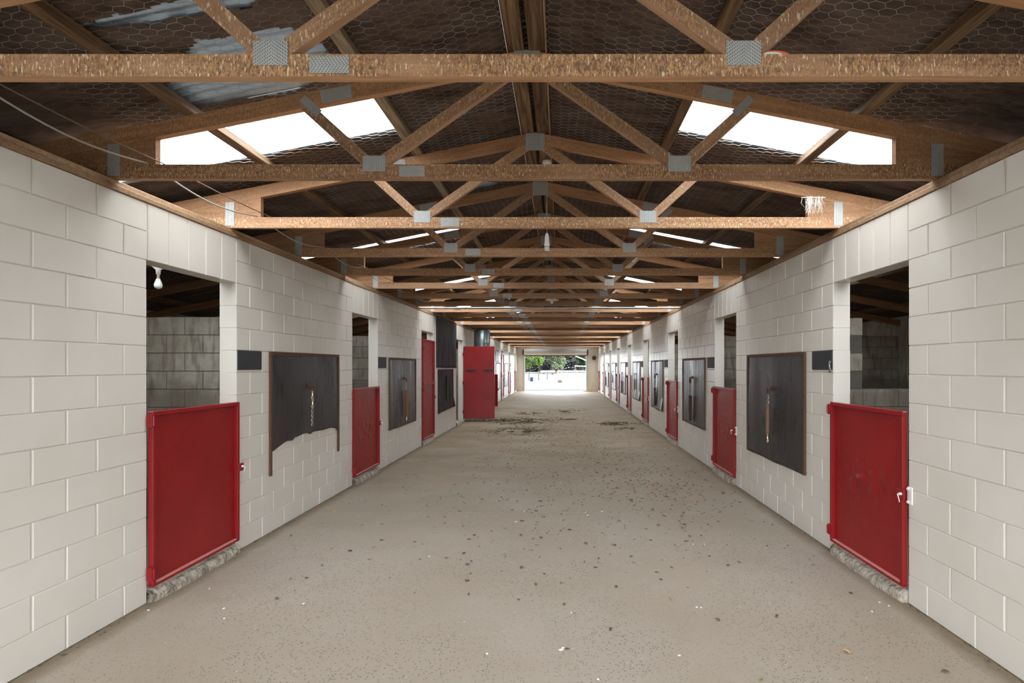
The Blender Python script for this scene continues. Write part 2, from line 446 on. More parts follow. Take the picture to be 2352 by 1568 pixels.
def put(name, me, parent=None, loc=(0, 0, 0), rot=(0, 0, 0)):
    o = bpy.data.objects.new(name, me); COL.objects.link(o)
    o.location = loc; o.rotation_euler = rot
    if parent: o.parent = parent
    return o
def empty(name, loc=(0, 0, 0), rot=(0, 0, 0)):
    o = put(name, None, None, loc, rot); o.empty_display_size = 0.1
    return o
def tag(o, label, cat, group=None, kind=None):
    o['label'] = label; o['category'] = cat
    if group: o['group'] = group
    if kind: o['kind'] = kind
    return o
def dup(o, loc=None, rot=None, parent=None):
    c = o.copy(); COL.objects.link(c)
    if parent: c.parent = parent
    if loc is not None: c.location = loc
    if rot is not None: c.rotation_euler = rot
    for ch in list(o.children): dup(ch, parent=c)
    return c
ORD = ['first', 'second', 'third', 'fourth', 'fifth', 'sixth', 'seventh', 'eighth', 'ninth', 'tenth', 'eleventh', 'twelfth',
       'thirteenth', 'fourteenth', 'fifteenth', 'sixteenth', 'seventeenth', 'eighteenth', 'nineteenth', 'twentieth', 'twenty-first',
       'twenty-second', 'twenty-third', 'twenty-fourth', 'twenty-fifth', 'twenty-sixth', 'twenty-seventh']

# ------------------------------------------------------------------ floor
floor = MB().box(OUTL, OUTR, YB - 0.02, YE + 0.3, -0.25, -0.02).build('floor', 'step')
tag(floor, 'concrete aisle floor between the two white block walls', 'floor', kind='structure')
for a, b in ((YB, 5.91), (5.91, 13.1), (13.1, 20.3), (20.3, 27.5), (27.5, YE + 0.2)):
    MB().bbox(OUTL + 0.05, OUTR - 0.05, a + 0.003, b - 0.003, -0.02, 0.0, 0.003).build('floor_slab', 'floor', floor)

# ------------------------------------------------------------------ block walls
def add_block(mb, s, x, y0, y1, z0, z1, th=TH):
    # one block: aisle face at x, wall body on the s side (s = -1: to -X), chamfered front arris
    b = len(mb.v)
    for dx, i, h in ((0.0, 0.0105, 0.0055), (0.0045, 0.0055, 0.0022), (th, 0.0055, 0.0022)):
        X = x + s * dx
        mb.v += [(X, y0 + i, z0 + h), (X, y1 - i, z0 + h), (X, y1 - i, z1 - h), (X, y0 + i, z1 - h)]
    F = [(0, 1, 2, 3)]
    for r in (0, 4):
        for k in range(4): F.append((r + k, r + (k + 1) % 4, r + 4 + (k + 1) % 4, r + 4 + k)[::-1])
    F.append((8, 9, 10, 11)[::-1])
    for q in F:
        q = tuple(b + i for i in q)
        mb.f.append(q if s == -1 else q[::-1])

def course_segments(k, holes, y0, y1):
    out = []; a = y0
    for h0, h1 in holes:
        if k < 12 or h0 is None:
            out.append((a, h0)); a = h1
        else:
            out.append((a, h0)); a = h1
    out.append((a, y1))
    return out

def block_wall(name, s, x, label):
    holes = [(D0 + BAY * n_, D0 + BAY * n_ + 1.0) for n_ in range(NB)]
    core = MB()
    xa, xb = x + s * 0.0075, x + s * (TH - 0.004)
    a = YB
    for h0, h1 in holes + [(YE, YE)]:
        core.box(min(xa, xb), max(xa, xb), a + 0.008, h0 - 0.008, 0, WH)
        a = h1
    for h0, h1 in holes: core.box(min(xa, xb), max(xa, xb), h0 - 0.01, h1 + 0.01, 2.408, WH)
    w = core.build(name, 'paint_core')
    tag(w, label, 'wall', kind='structure')
    spec = []
    for k in range(14):
        off = 0.2 if k % 2 == 0 else 0.0
        for a, b in course_segments(k, holes, YB, YE):
            if b - a < 0.01: continue
            j = D0 + off + 0.4 * math.floor((a - D0 - off) / 0.4 + 1e-6)
            p = a
            while p < b - 1e-4:
                j += 0.4
                q = min(j, b)
                if q - p > 0.02: spec.append((p, q, 0.2 * k, 0.2 * k + 0.2))
                p = q
    for h0, h1 in holes:
        for i in range(5): spec.append((h0 + 0.2 * i, h0 + 0.2 * i + 0.2, 2.4, 2.8))
    vis = sorted([t for t in spec if t[1] > 2.3])
    near, rest = vis[:296], vis[296:] + [t for t in spec if t[1] <= 2.3]
    cache = {}
    for (p, q, z0, z1) in near:
        key = (round(q - p, 3), round(z1 - z0, 3))
        if key not in cache:
            mb = MB(); add_block(mb, s, 0, 0, q - p, 0, z1 - z0); cache[key] = mb.mesh('block', 'paint')
        put('block', cache[key], w, (x + s * random.uniform(-0.0012, 0.0012), p, z0))
    mb = MB()
    for (p, q, z0, z1) in rest: add_block(mb, s, x + s * random.uniform(-0.0012, 0.0012), p, q, z0, z1)
    o = mb.build('far_blocks', 'paint', w); o['kind'] = 'stuff'
    return w
wall_l = block_wall('wall_left', -1, WL, 'white painted block wall with stall doorways along the left of the aisle')
wall_r = block_wall('wall_right', 1, WR, 'white painted block wall with stall doorways along the right of the aisle')

# grey partitions between stalls: blocks facing the viewer
def partition(name, xa, xb, y, courses, label, single, holes=None):
    w = MB().box(xa, xb, y + 0.006, y + TH - 0.006, 0, courses * 0.2 if not holes else 1.4).build(name, 'mortar')
    if holes: pass
    tag(w, label, 'wall', kind='structure')
    mb = MB(); cache = {}
    for k in range(courses):
        a = xa - (0.2 if k % 2 else 0.0)
        while a < xb - 0.01:
            p, q = max(a, xa), min(a + 0.4, xb)
            a += 0.4
            if q - p < 0.03: continue
            if holes and k >= 7 and q > holes: continue
            z0, z1 = 0.2 * k, 0.2 * k + 0.2
            # built with the front face toward -Y
            key = round(q - p, 3)
            g = 0.004
            def blk(m, ox, oy, oz):
                m.bbox(ox + g, ox + q - p - g, oy, oy + TH, oz + g, oz + 0.2 - g, 0.004)
            if single and k >= 5:
                if key not in cache:
                    m = MB(); blk(m, 0, 0, 0); cache[key] = m.mesh('block', 'grey')
                put('block', cache[key], w, (p, y, z0))
            else: blk(mb, p, y, z0)
    if mb.v:
        o = mb.build('block_courses', 'grey', w); o['kind'] = 'stuff'
    return w
wn = 0
for n_ in range(-1, NB):
    y = D0 + BAY * n_ + 2.10
    wn += 1
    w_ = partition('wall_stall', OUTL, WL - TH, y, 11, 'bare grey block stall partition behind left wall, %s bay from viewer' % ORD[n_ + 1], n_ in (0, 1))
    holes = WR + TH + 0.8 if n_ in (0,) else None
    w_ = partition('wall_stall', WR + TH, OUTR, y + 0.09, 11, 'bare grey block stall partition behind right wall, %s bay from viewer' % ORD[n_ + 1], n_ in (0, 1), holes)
    if holes: MB().box(WR + TH + 0.006, holes - 0.006, y + 0.096, y + 0.09 + TH - 0.006, 1.4, 2.195).build('pier_core', 'mortar', w_)
for nm, xa, xb in (('wall_outer', OUTL - 0.15, OUTL), ('wall_outer', OUTR, OUTR + 0.15)):
    side = 'left' if xa < 0 else 'right'
    o = MB().box(xa, xb, YB, YE, -0.25, zroof(xb if side == 'right' else xa) + 0.02).build(nm, 'grey')
    tag(o, 'bare grey outer block wall at the back of the %s stalls' % side, 'wall', kind='structure')
# closing walls of the stalls behind the viewer
for xa, xb, side in ((OUTL, WL - TH, 'left'), (WR + TH, OUTR, 'right')):
    x1, x2 = (xa, xb)
    poly = [(x1, -0.2), (x2, -0.2), (x2, zroof(x2)), (x1, zroof(x1))]
    o = MB().prism(poly, YB - 0.0, YB + 0.12).build('wall_end', 'grey')
    tag(o, 'grey block end wall closing the %s stalls behind the viewer' % side, 'wall', kind='structure')

# far end wall with the doorway
dx0, dx1, dz = -2.42, 1.69, 2.36
polyL = [(OUTL, -0.2), (dx0, -0.2), (dx0, zroof(dx0) + 0.02), (OUTL, zroof(OUTL) + 0.02)]
polyR = [(dx1, -0.2), (OUTR, -0.2), (OUTR, zroof(OUTR) + 0.02), (dx1, zroof(dx1) + 0.02)]
polyT = [(dx0, 2.75), (dx1, 2.75), (dx1, zroof(dx1) + 0.02), (RX, ZT + 0.02), (dx0, zroof(dx0) + 0.02)]
mb = MB()
for p_ in (polyL, polyR, polyT): mb.prism(p_, YE, YE + 0.15)
o = mb.build('wall_far', 'endwall')
tag(o, 'cream end wall around the open doorway at the far end', 'wall', kind='structure')

mb = MB()  # unseen near end wall, added to narrow the daylight from behind
nx0, nx1 = -2.75, 2.30
polyL = [(OUTL, -0.2), (nx0, -0.2), (nx0, zroof(nx0) + 0.02), (OUTL, zroof(OUTL) + 0.02)]
polyR = [(nx1, -0.2), (OUTR, -0.2), (OUTR, zroof(OUTR) + 0.02), (nx1, zroof(nx1) + 0.02)]
polyT = [(nx0, 2.6), (nx1, 2.6), (nx1, zroof(nx1) + 0.02), (RX, ZT + 0.02), (nx0, zroof(nx0) + 0.02)]
for p_ in (polyL, polyR, polyT): mb.prism([(x, z) for x, z in p_], YB - 0.16, YB - 0.01)
o = mb.build('wall_near_added', 'endwall')
tag(o, 'unseen cream end wall behind the viewer, added to cut the daylight', 'wall', kind='structure')

# wall plates on top of the walls
for k, (x, s) in enumerate(((WL, -1), (WR, 1))):
    t_ = empty('trim_%d' % (k + 1))
    tag(t_, 'rough timber wall plate along the top of the %s wall' % ('left' if s < 0 else 'right'), 'trim', kind='structure')
    a = YB; i = 0
    while a < YE:
        b = min(a + 4.8, YE)
        x0, x1 = sorted((x - s * 0.012, x + s * 0.10))
        o = MB().bbox(x0 - 0, x1, 0, b - a - 0.004, 0, 0.034, 0.003).build('plate_board', 'plate_wood', t_)
        o.location = (random.uniform(-.004, .004), a, WH)
        x0, x1 = sorted((x + s * 0.004, x + s * 0.11))
        o = MB().bbox(x0, x1, 0, b - a - 0.004, 0, 0.036, 0.003).build('plate_board', 'plate_wood', t_)
        o.location = (random.uniform(-.004, .004), a, WH + 0.034)
        a = b; i += 1

# ------------------------------------------------------------------ roof: iron, clear sheets, torn paper, netting, purlins
roof = empty('ceiling')
tag(roof, 'dark pitched roof lining of torn paper, netting and purlins', 'ceiling', kind='structure')
def corr(y): return 0.013 * math.sin(2 * PI * y / 0.076)
def sheet(name, mat, s, xa, xb, y0, y1, parent, lift=0.035, step=0.0095):
    k = max(2, int(round((y1 - y0) / step)))
    mb = MB()
    for i in range(k + 1):
        y = y0 + (y1 - y0) * i / k
        for o_ in (xa, xb):
            mb.v.append((RX + s * o_, y, ZT - SL * o_ + lift + corr(y)))
    for i in range(k):
        q = (2 * i, 2 * i + 1, 2 * i + 3, 2 * i + 2)
        mb.f.append(q if s > 0 else q[::-1])
    return mb.build(name, mat, parent, True)
for s in (-1, 1):
    omax = 6.5
    sheet('iron_roofing', 'iron', s, 0.0, SKYA[s] - 0.05, YB - 0.1, YE + 0.25, roof)
    sheet('iron_roofing', 'iron', s, SKYB + 0.0, omax, YB - 0.1, YE + 0.25, roof, step=0.019)
    a = YB - 0.1
    for y0, y1 in SKYS + [(YE + 0.25, 0)]:
        sheet('iron_roofing', 'iron', s, SKYA[s] - 0.05, SKYB, a, y0, roof)
        a = y1
    for i, (y0, y1) in enumerate(SKYS):
        w_ = sheet('window_%d' % (i * 2 + (1 if s < 0 else 2)), 'sky', s, SKYA[s] - 0.05, SKYB, y0, y1, None, 0.030)
        tag(w_, 'clear corrugated roof sheet letting in daylight, %s slope, %s' % ('left' if s < 0 else 'right', 'the one overhead' if i < 1 else ORD[i - 1] + ' from viewer'), 'skylight', kind='structure')
# ridge capping
MB().prism([(RX - 0.2, ZT - 0.2 * SL + 0.05), (RX + 0.2, ZT - 0.2 * SL + 0.05), (RX + 0.2, ZT - 0.2 * SL + 0.06), (RX, ZT + 0.075), (RX - 0.2, ZT - 0.2 * SL + 0.06)], YB - 0.1, YE + 0.25).build('ridge_cap', 'iron', roof)

def inpoly(x, y, P):
    c = False; j = len(P) - 1
    for i in range(len(P)):
        if (P[i][1] > y) != (P[j][1] > y) and x < (P[j][0] - P[i][0]) * (y - P[i][1]) / (P[j][1] - P[i][1]) + P[i][0]: c = not c
        j = i
    return c
HOLES = [  # tears in the paper, (distance down the aisle, X)
    [(2.60, -2.40), (2.58, -2.0), (2.55, -1.75), (2.60, -1.60), (2.70, -1.62), (2.69, -1.95), (2.68, -2.25), (2.63, -2.42)],
    [(2.84, -2.02), (2.90, -1.86), (2.88, -1.56), (3.0, -1.5), (3.10, -1.38), (3.16, -1.40), (3.3, -1.6), (3.47, -1.70), (3.45, -2.1), (3.42, -2.4), (3.19, -2.42), (3.05, -2.15), (2.93, -2.1)],
    [(5.72, -1.15), (5.70, -0.85), (5.78, -0.68), (5.90, -0.75), (5.90, -1.10)],
    [(4.18, -0.86), (4.17, -0.78), (4.21, -0.78), (4.22, -0.86)],
    [(2.75, 0.30), (2.72, 0.36), (2.78, 0.38), (2.80, 0.33)],
]
HB = [(min(p[0] for p in P) - .05, max(p[0] for p in P) + .05, min(p[1] for p in P) - .05, max(p[1] for p in P) + .05) for P in HOLES]
def paper(s, oa, ob, ya, yb, dx, dy):
    nx = int(round((ob - oa) / dx)); ny = int(round((yb - ya) / dy))
    mb = MB(); keep = set()
    for j in range(ny + 1):
        y = ya + (yb - ya) * j / ny
        for i in range(nx + 1):
            o_ = oa + (ob - oa) * i / nx
            x = RX + s * o_
            nz = mnoise.noise(Vector((x * 1.3, y * 2.6, 3.1)))
            n2 = mnoise.noise(Vector((x * 4.0, y * 11.0, 7.7)))
            z = ZT - SL * o_ + 0.0055 * math.sin(2 * PI * y / 0.076 + 2.5 * nz) * (0.7 + 0.7 * n2) + 0.010 * nz + 0.008 * n2
            mb.v.append((x, y, z + 0.004))
    for j in range(ny):
        y = ya + (yb - ya) * (j + .5) / ny
        for i in range(nx):
            o_ = oa + (ob - oa) * (i + .5) / nx; x = RX + s * o_
            rag = 0.05 * mnoise.noise(Vector((x * 6, y * 6, 1.0))) + 0.03 * mnoise.noise(Vector((x * 19, y * 19, 5.0)))
            skip = False
            if SKYA[s] - 0.05 < o_ < SKYB:
                r2 = 0.03 * mnoise.noise(Vector((x * 5, 4.0, 1.0)))
                for a, b in SKYS:
                    if a + r2 * .5 < y < b + r2: skip = True; break
            if not skip:
                for P, Bx in zip(HOLES, HB):
                    if Bx[0] < y < Bx[1] and Bx[2] < x < Bx[3] and inpoly(y + rag * .6, x + rag, P): skip = True; break
            if skip: continue
            a = j * (nx + 1) + i
            q = (a, a + nx + 1, a + nx + 2, a + 1)
            mb.f.append(q if s > 0 else q[::-1])
    o = mb.build('roof_paper', 'paper', roof, True)
for s in (-1, 1):
    paper(s, 0.0, 2.9, 1.2, 8.0, 0.032, 0.0145)
    paper(s, 0.0, 3.3, 8.0, YE, 0.15, 0.05)
    paper(s, 0.0, 3.3, YB, 1.2, 0.2, 0.1)
    paper(s, 2.9, 6.45, 1.2, 8.0, 0.12, 0.05)
    paper(s, 3.3, 6.45, 8.0, YE, 0.25, 0.1)
    paper(s, 3.3, 6.45, YB, 1.2, 0.25, 0.1)

# wire netting, a hexagon mesh of thin wire under the paper
def netting():
    r = 0.046; w = 1.5 * r; h = math.sqrt(3) * r
    segs = set(); K = 100000.0
    ya, yb = 1.45, 9.2
    P = {}
    E_ = []
    for s in (-1, 1):
        ncx = int(2.75 / w)
        SQ = 0.70
        ncy = int((yb - ya) / (h * SQ))
        for i in range(ncx):
            cx = 0.05 + w * i
            for j in range(ncy):
                cy = ya + h * SQ * (j + (0.5 if i % 2 else 0))
                pts = [(cx + r * math.cos(a), cy + SQ * r * math.sin(a)) for a in (0, PI / 3, 2 * PI / 3, PI)]
                for a, b in ((0, 1), (1, 2), (2, 3)):
                    E_.append((s, pts[a], pts[b]))
    A = np.array([[e[0], e[1][0], e[1][1], e[2][0], e[2][1]] for e in E_])
    s = A[:, 0]
    def p3(o, y):
        dy = 0.010 * np.sin(o * 7 + y * 3) + 0.006 * np.sin(o * 19 - y * 13)
        do = 0.008 * np.sin(y * 9 + o * 4)
        o2 = o + do; y2 = y + dy
        z = ZT - SL * o2 - 0.012 - 0.012 * (0.5 + 0.5 * np.sin(y2 * 2.1 + o2 * 1.7))
        return np.stack([RX + s * o2, y2, z], 1)
    a = p3(A[:, 1], A[:, 2]); b = p3(A[:, 3], A[:, 4])
    d = b - a; d /= np.linalg.norm(d, axis=1)[:, None]
    up = np.array([0, 0, 1.0]); u = np.cross(d, up); u /= np.linalg.norm(u, axis=1)[:, None]
    v = np.cross(u, d)
    rr = 0.0009
    ring = [u * math.cos(t) * rr + v * math.sin(t) * rr for t in (PI / 2, PI * 7 / 6, PI * 11 / 6)]
    V = np.stack([a + ring[0], a + ring[1], a + ring[2], b + ring[0], b + ring[1], b + ring[2]], 1).reshape(-1, 3)
    n_ = len(a); base = (np.arange(n_) * 6)[:, None, None]
    F = (base + np.array([[0, 1, 4, 3], [1, 2, 5, 4], [2, 0, 3, 5]])[None]).reshape(-1, 4)
    me = bpy.data.meshes.new('wire_netting')
    me.from_pydata(V.tolist(), [], F.tolist()); me.update()
    me.materials.append(M['wire'])
    o = put('wire_netting', me, roof); o['kind'] = 'stuff'
netting()

# purlins: continuous rails on the rafters, and the pair of ridge boards
def rail(name, off, s, w, h, mat='purlin'):
    a = YB
    L = 7.2
    ang = math.atan(SL)
    while a < YE - 0.1:
        b = min(a + L, YE)
        m = MB().bbox(0, b - a - 0.004, -w / 2, w / 2, -h / 2, h / 2, 0.004)
        m.v = [(p[1], p[0], p[2]) for p in m.v]; m.f = [q[::-1] for q in m.f]
        # local X runs along the rail, so the grain does too
        me = MB(); me.v = [(p[1], -p[0], p[2]) for p in m.v]; me.f = m.f
        o = me.build(name, mat, roof)
        x = RX + s * off
        o.location = (x, a, 3.708 - SL * off + h / 2 + (0.006 if off < 0.3 else 0.004))
        o.rotation_euler = Matrix.Rotation(s * ang, 3, 'Y').to_euler() if off > 0.3 else (0, 0, 0)
        R_ = (Matrix.Rotation(s * ang if off > 0.3 else 0, 3, 'Y') @ Matrix.Rotation(PI / 2, 3, 'Z'))
        o.rotation_euler = R_.to_euler()
        a = b
for s in (-1, 1):
    rail('purlin', 1.04 if s < 0 else 1.11, s, 0.075, 0.066, 'purlin_pale' if s < 0 else 'purlin')
    rail('purlin', 2.19, s, 0.07, 0.066)
    for o_ in (3.33, 4.5, 5.7): rail('purlin', o_, s, 0.07, 0.066)
    rail('ridge_board', 0.068, s, 0.105, 0.062)

rail('ridge_batten', 0.128, 1, 0.013, 0.058, 'plate_wood')
rail('ridge_strip', 0.1235, -1, 0.005, 0.058, 'white')
# yellow crayon scrawl on the right ridge board
m = MB()
zz = 3.708 + 0.004
def crayon(pts): m.tube([(RX + 0.068 + a, 3.62 + b, zz - 0.001) for a, b in pts], 0.0022, 5)
crayon([(-.035, -.02), (-.022, -.035)])
crayon([(-.04, .05), (-.026, .045), (-.012, .065), (-.022, .09), (-.04, .08)])
crayon([(-.036, .11), (-.02, .125)]); crayon([(.006, .07), (.004, .11)]); crayon([(.01, -.2), (.014, -.08)]); crayon([(-.04, .24), (-.036, .34)])
m.build('crayon_mark', 'leafyellow', roof)

# ------------------------------------------------------------------ roof trusses
def member(p0, p1, depth, thick, name, mat, parent, cut0=0.0, cut1=0.0):
    # local X along the member; cut0/cut1 slant the ends
    p0 = Vector((p0[0], p0[1])); p1 = Vector((p1[0], p1[1]))
    L = (p1 - p0).length; al = -math.atan2(p1.y - p0.y, p1.x - p0.x)
    h = depth / 2
    mb = MB(); mb.prism([(-h * cut0, -h), (L - h * cut1, -h), (L + h * cut1, h), (h * cut0, h)], -thick / 2, thick / 2)
    o = mb.build(name, mat, parent)
    o.location = (p0.x, 0, p0.y); o.rotation_euler = (0, al, 0)
    return o
def nplate(cx, cz, w, h, rot, parent, y, vert=True):
    mb = MB().box(-w / 2, w / 2, -0.0011, 0.0011, -h / 2, h / 2)
    o = mb.build('nail_plate', 'nailplate', parent)
    o.location = (cx, y, cz); o.rotation_euler = (0, rot if vert else rot + PI / 2, 0)
    return o
def nplate_h(cx, cz, w, h, rot, parent, y):
    # plate whose slots run along its length
    mb = MB().box(-h / 2, h / 2, -0.0011, 0.0011, -w / 2, w / 2)
    o = mb.build('nail_plate', 'nailplate', parent)
    o.location = (cx, y, cz); o.rotation_euler = (0, rot + PI / 2, 0)
    return o
def make_truss():
    r = empty('roof_truss', (RX, T0, ZB))
    zt = ZC - ZB; za = ZA - ZB; th = math.atan(SL); tn = math.tan(th)
    CL, CR = WL - 0.55 - RX, WR + 0.55 - RX
    member((CL, zt / 2), (CR, zt / 2), 0.093, 0.045, 'bottom_chord', 'chord', r)
    OM = 6.35
    member((-OM, za - SL * OM), (0, za), 0.098, 0.045, 'rafter', 'rafter', r, 0, tn)
    member((0, za), (OM, za - SL * OM), 0.098, 0.045, 'rafter', 'rafter', r, -tn, 0)
    nx, nz = 0.99, zt + 0.0
    for s in (-1, 1):
        a, b = (s * (nx - 0.055), nz + 0.025), (s * 0.075, za - 0.065)
        if s < 0: member(a, b, 0.07, 0.041, 'web', 'web', r)
        else: member(b, a, 0.07, 0.041, 'web', 'web', r)
        a, b = (s * (nx + 0.055), nz + 0.025), (s * 1.44, za - SL * 1.44 - 0.03)
        if s > 0: member(a, b, 0.07, 0.041, 'web', 'web', r)
        else: member(b, a, 0.07, 0.041, 'web', 'web', r)
        # heel filler between chord and rafter
        w_ = (WR + 0.12 - RX) if s > 0 else -(WL - 0.12 - RX)
        x1, x0 = w_ + 0.50, w_ - 0.385
        f = lambda x: za - SL * x - 0.049 / math.cos(th)
        pts = [(s * x0, zt), (s * x1, zt), (s * x1, f(x1)), (s * x0, f(x0))]
        if s > 0: pts = pts
        else: pts = pts[::-1]
        MB().prism(pts, -0.0215, 0.0215).build('heel_block', 'rafter', r)
        yf = -0.0238
        nplate(s * nx, zt + 0.004, 0.146, 0.102, 0, r, yf)
        wt = s * 1.40
        slope = math.atan2((za - SL * 1.44 - 0.03) - (nz + 0.025), 1.44 - nx - 0.055)
        nplate_h(wt, za - SL * 1.40 - 0.045, 0.15, 0.052, -s * slope, r, yf - 0.001)
        nplate_h(s * 1.235, za - SL * 1.235, 0.20, 0.082, s * th, r, yf)
        nplate(s * (w_ - 0.115), zt / 2 + 0.075, 0.078, 0.205, 0, r, yf)
    nplate_h(-0.745, zt / 2 + 0.002, 0.165, 0.072, 0, r, -0.0238)
    nplate(0, za - 0.035, 0.165, 0.15, 0, r, -0.0238)
    return r
truss = make_truss()
for i in range(NT):
    o = truss if i == 0 else dup(truss, (RX + random.uniform(-.008, .008), T0 + TS * i + random.uniform(-.006, .006), ZB + random.uniform(-.002, .002)))
    if i == 8:
        m = MB(); xx = -2.19
        for k, (w_, h_) in enumerate(((.014, .034), (.010, .018), (.008, .04), (.018, .03), (.008, .02), (.016, .03), (.006, .024))):
            m.box(xx, xx + w_, -.0262, -.0228, .072 - h_, .075); xx += w_ + .011
        m.build('grade_stamp', 'black', o)
    tag(o, 'plated timber roof truss spanning the aisle, %s in line from the viewer' % ORD[i], 'roof truss', 'timber roof trusses over the aisle')

# ------------------------------------------------------------------ stable doors
def frame_panel(w, h, dents=0, ledge=True, parent=None, nx=56, nz=70, z0=0.0, mid=False):
    # leaf in local x (from the hinge) and z; the aisle side is -y
    fw, fd = 0.032, 0.036
    for nm, b in (('frame_rail', (0, w, -fd, 0.0, z0 + h - fw, z0 + h)), ('frame_rail', (0, w, -fd, 0.0, z0, z0 + fw * 0.55)),
                  ('frame_stile', (0, fw, -fd, 0.0, z0 + fw * .55, z0 + h - fw)), ('frame_stile', (w - fw, w, -fd, 0.0, z0 + fw * .55, z0 + h - fw))):
        MB().bbox(*b, 0.004).build(nm, 'red', parent)
    mb = MB()
    for j in range(nz + 1):
        for i in range(nx + 1):
            x = fw * .8 + (w - 1.6 * fw) * i / nx; z = z0 + fw * .4 + (h - fw * 1.2) * j / nz
            d = 0.004 * mnoise.noise(Vector((x * 2.2, z * 2.2, dents * 3.3)))
            if dents:
                bell = math.exp(-((z - z0 - h * 0.50) / (0.13 * h)) ** 2) * (0.35 + 0.65 * min(1, max(0, 1 - abs(x - w * 0.45) / (w * .55))))
                d += (0.003 + 0.005 * dents) * bell * (abs(mnoise.noise(Vector((x * 11, z * 13, dents * 5.1)))) * 2.2 - 0.4)
            e = min(x - fw * .8, w - fw * .8 - x, z - z0 - fw * .4, z0 + h - fw * .8 - z)
            d *= min(1, max(0, e / 0.05))
            mb.v.append((x, -0.006 - d, z))
    for j in range(nz):
        for i in range(nx):
            a = j * (nx + 1) + i
            mb.f.append((a, a + 1, a + nx + 2, a + nx + 1))
    mb.build('door_panel', 'red', parent, True)
    MB().box(fw * .9, w - fw * .9, -0.003, 0.0, z0 + fw * .4, z0 + h - fw * .8).build('door_back', 'red', parent)
    if ledge:
        MB().bbox(fw, w - fw, -fd * .85, -0.004, z0 + fw * .55, z0 + fw * .55 + 0.010, 0.002).build('lit_ledge', 'redledge', parent)
def hinge_lugs(parent, zs):
    for z in zs:
        h_ = MB().bbox(-0.026, 0.012, -0.046, -0.006, z - 0.045, z + 0.045, 0.003).build('hinge', 'red', parent)
        MB().tube([(-0.012, -0.05, z - 0.035), (-0.012, -0.05, z + 0.035)], 0.008, 8).build('hinge_pin', 'red', h_)
def latch(parent, w, z):
    l = MB().bbox(w - 0.045, w + 0.035, -0.050, -0.040, z - 0.035, z + 0.035, 0.004).build('latch_lug', 'red', parent)
    MB().tube([(w + 0.008, -0.044, z + 0.005), (w + 0.008, -0.068, z + 0.005)], 0.0095, 10).build('latch_bolt', 'whitemetal', l)
    MB().tube([(w + 0.008, -0.078, z + 0.005), (w + 0.010, -0.070, z - 0.02), (w + 0.014, -0.066, z - 0.05)], 0.0033, 6).build('latch_pin', 'whitemetal', l)
    p = MB().bbox(w + 0.012, w + 0.062, -0.012, -0.001, z - 0.062, z + 0.058, 0.003).build('latch_plate', 'whitemetal', parent)
    m = MB()
    for dz_ in (-0.045, 0.045): m.tube([(w + 0.03, -0.013, z + dz_), (w + 0.03, -0.024, z + dz_)], 0.009, 8)
    m.build('plate_bolt', 'whitemetal', p)
DW = 0.992
def half_door(loc, rot, dents):
    r = empty('stable_door', loc, rot)
    frame_panel(DW, 1.235, dents, True, r)
    hinge_lugs(r, (0.10, 1.17))
    latch(r, DW, 0.655)
    return r
def two_panel_door(loc, rot, h):
    r = empty('stable_door', loc, rot)
    frame_panel(DW, h * 0.555, 0, True, r, 16, 16)
    frame_panel(DW, h * 0.445, 0, False, r, 16, 16, h * 0.555)
    MB().bbox(0, DW, -0.045, -0.006, h * 0.555 - 0.022, h * 0.555 + 0.022, 0.004).build('middle_rail', 'red', r)
    hinge_lugs(r, (0.2, h * .5, h - 0.2))
    latch(r, DW, 0.85)
    return r
RL, RR = (0, 0, PI / 2), (0, 0, -PI / 2)
ZD = 0.105
def steps(n_, side):
    # worn concrete sill under a doorway
    y0 = D0 + BAY * n_; s = -1 if side == 'left' else 1; x = WL if side == 'left' else WR
    mb = MB(); K = 26
    prof = [(-0.058, 0.0), (-0.055, 0.035), (-0.035, 0.062), (-0.012, 0.076), (0.05, 0.082), (0.16, 0.080), (0.16, 0.0)]
    for i in range(K + 1):
        y = y0 + 0.004 + (0.992) * i / K
        e = 1.0 - 0.35 * (abs(2 * i / K - 1) ** 6)
        for j, (u, z) in enumerate(prof):
            nz = 0.008 * mnoise.noise(Vector((y * 9, j * 1.7, n_ * 3.1 + s)))
            mb.v.append((x + s * (u * e + nz), y, max(0, z + (nz if z > 0 else 0))))
    m = len(prof)
    for i in range(K):
        for j in range(m - 1):
            a = i * m + j
            q = (a, a + 1, a + m + 1, a + m)
            mb.f.append(q if s < 0 else q[::-1])
    mb.f.append(tuple(range(m))); mb.f.append(tuple(K * m + j for j in range(m))[::-1])
    o = mb.build('trim_%d' % (10 + n_ * 2 + (0 if s < 0 else 1)), 'step', None, True)
    tag(o, 'worn pebbly concrete sill under the %s doorway of the %s wall' % (ORD[n_], side), 'door sill', kind='structure')
for n_ in range(NB):
    steps(n_, 'left'); steps(n_, 'right')
GD = 'red half doors along the aisle'
protos = {}
def place_half(n_, side, label, dents):
    y0 = D0 + BAY * n_
    if side == 'left': loc, rot = (WL, y0 + 0.004, ZD), RL
    else: loc, rot = (WR, y0 + 0.996, ZD), RR
    if dents not in protos:
        protos[dents] = half_door(loc, rot, dents); o = protos[dents]
    else: o = dup(protos[dents], loc, rot)
    return tag(o, label, 'stable door', GD, 'thing')
place_half(0, 'left', 'smooth closed red metal half door, nearest the viewer on the left wall', 0)
place_half(1, 'left', 'closed red half door in second doorway of left wall, beyond torn rubber mat', 1)
for n_ in (7, 8): place_half(n_, 'left', 'small distant red half door in the %s doorway of the left wall' % ORD[n_], 0)
for n_ in range(NB):
    lab = ['dented closed red metal half door, nearest the viewer on the right wall',
           'closed red half door with glossy streak, second doorway of right wall'][n_] if n_ < 2 else 'closed red half door in the %s doorway of the right wall' % ORD[n_]
    place_half(n_, 'right', lab, 2 if n_ == 0 else 1)
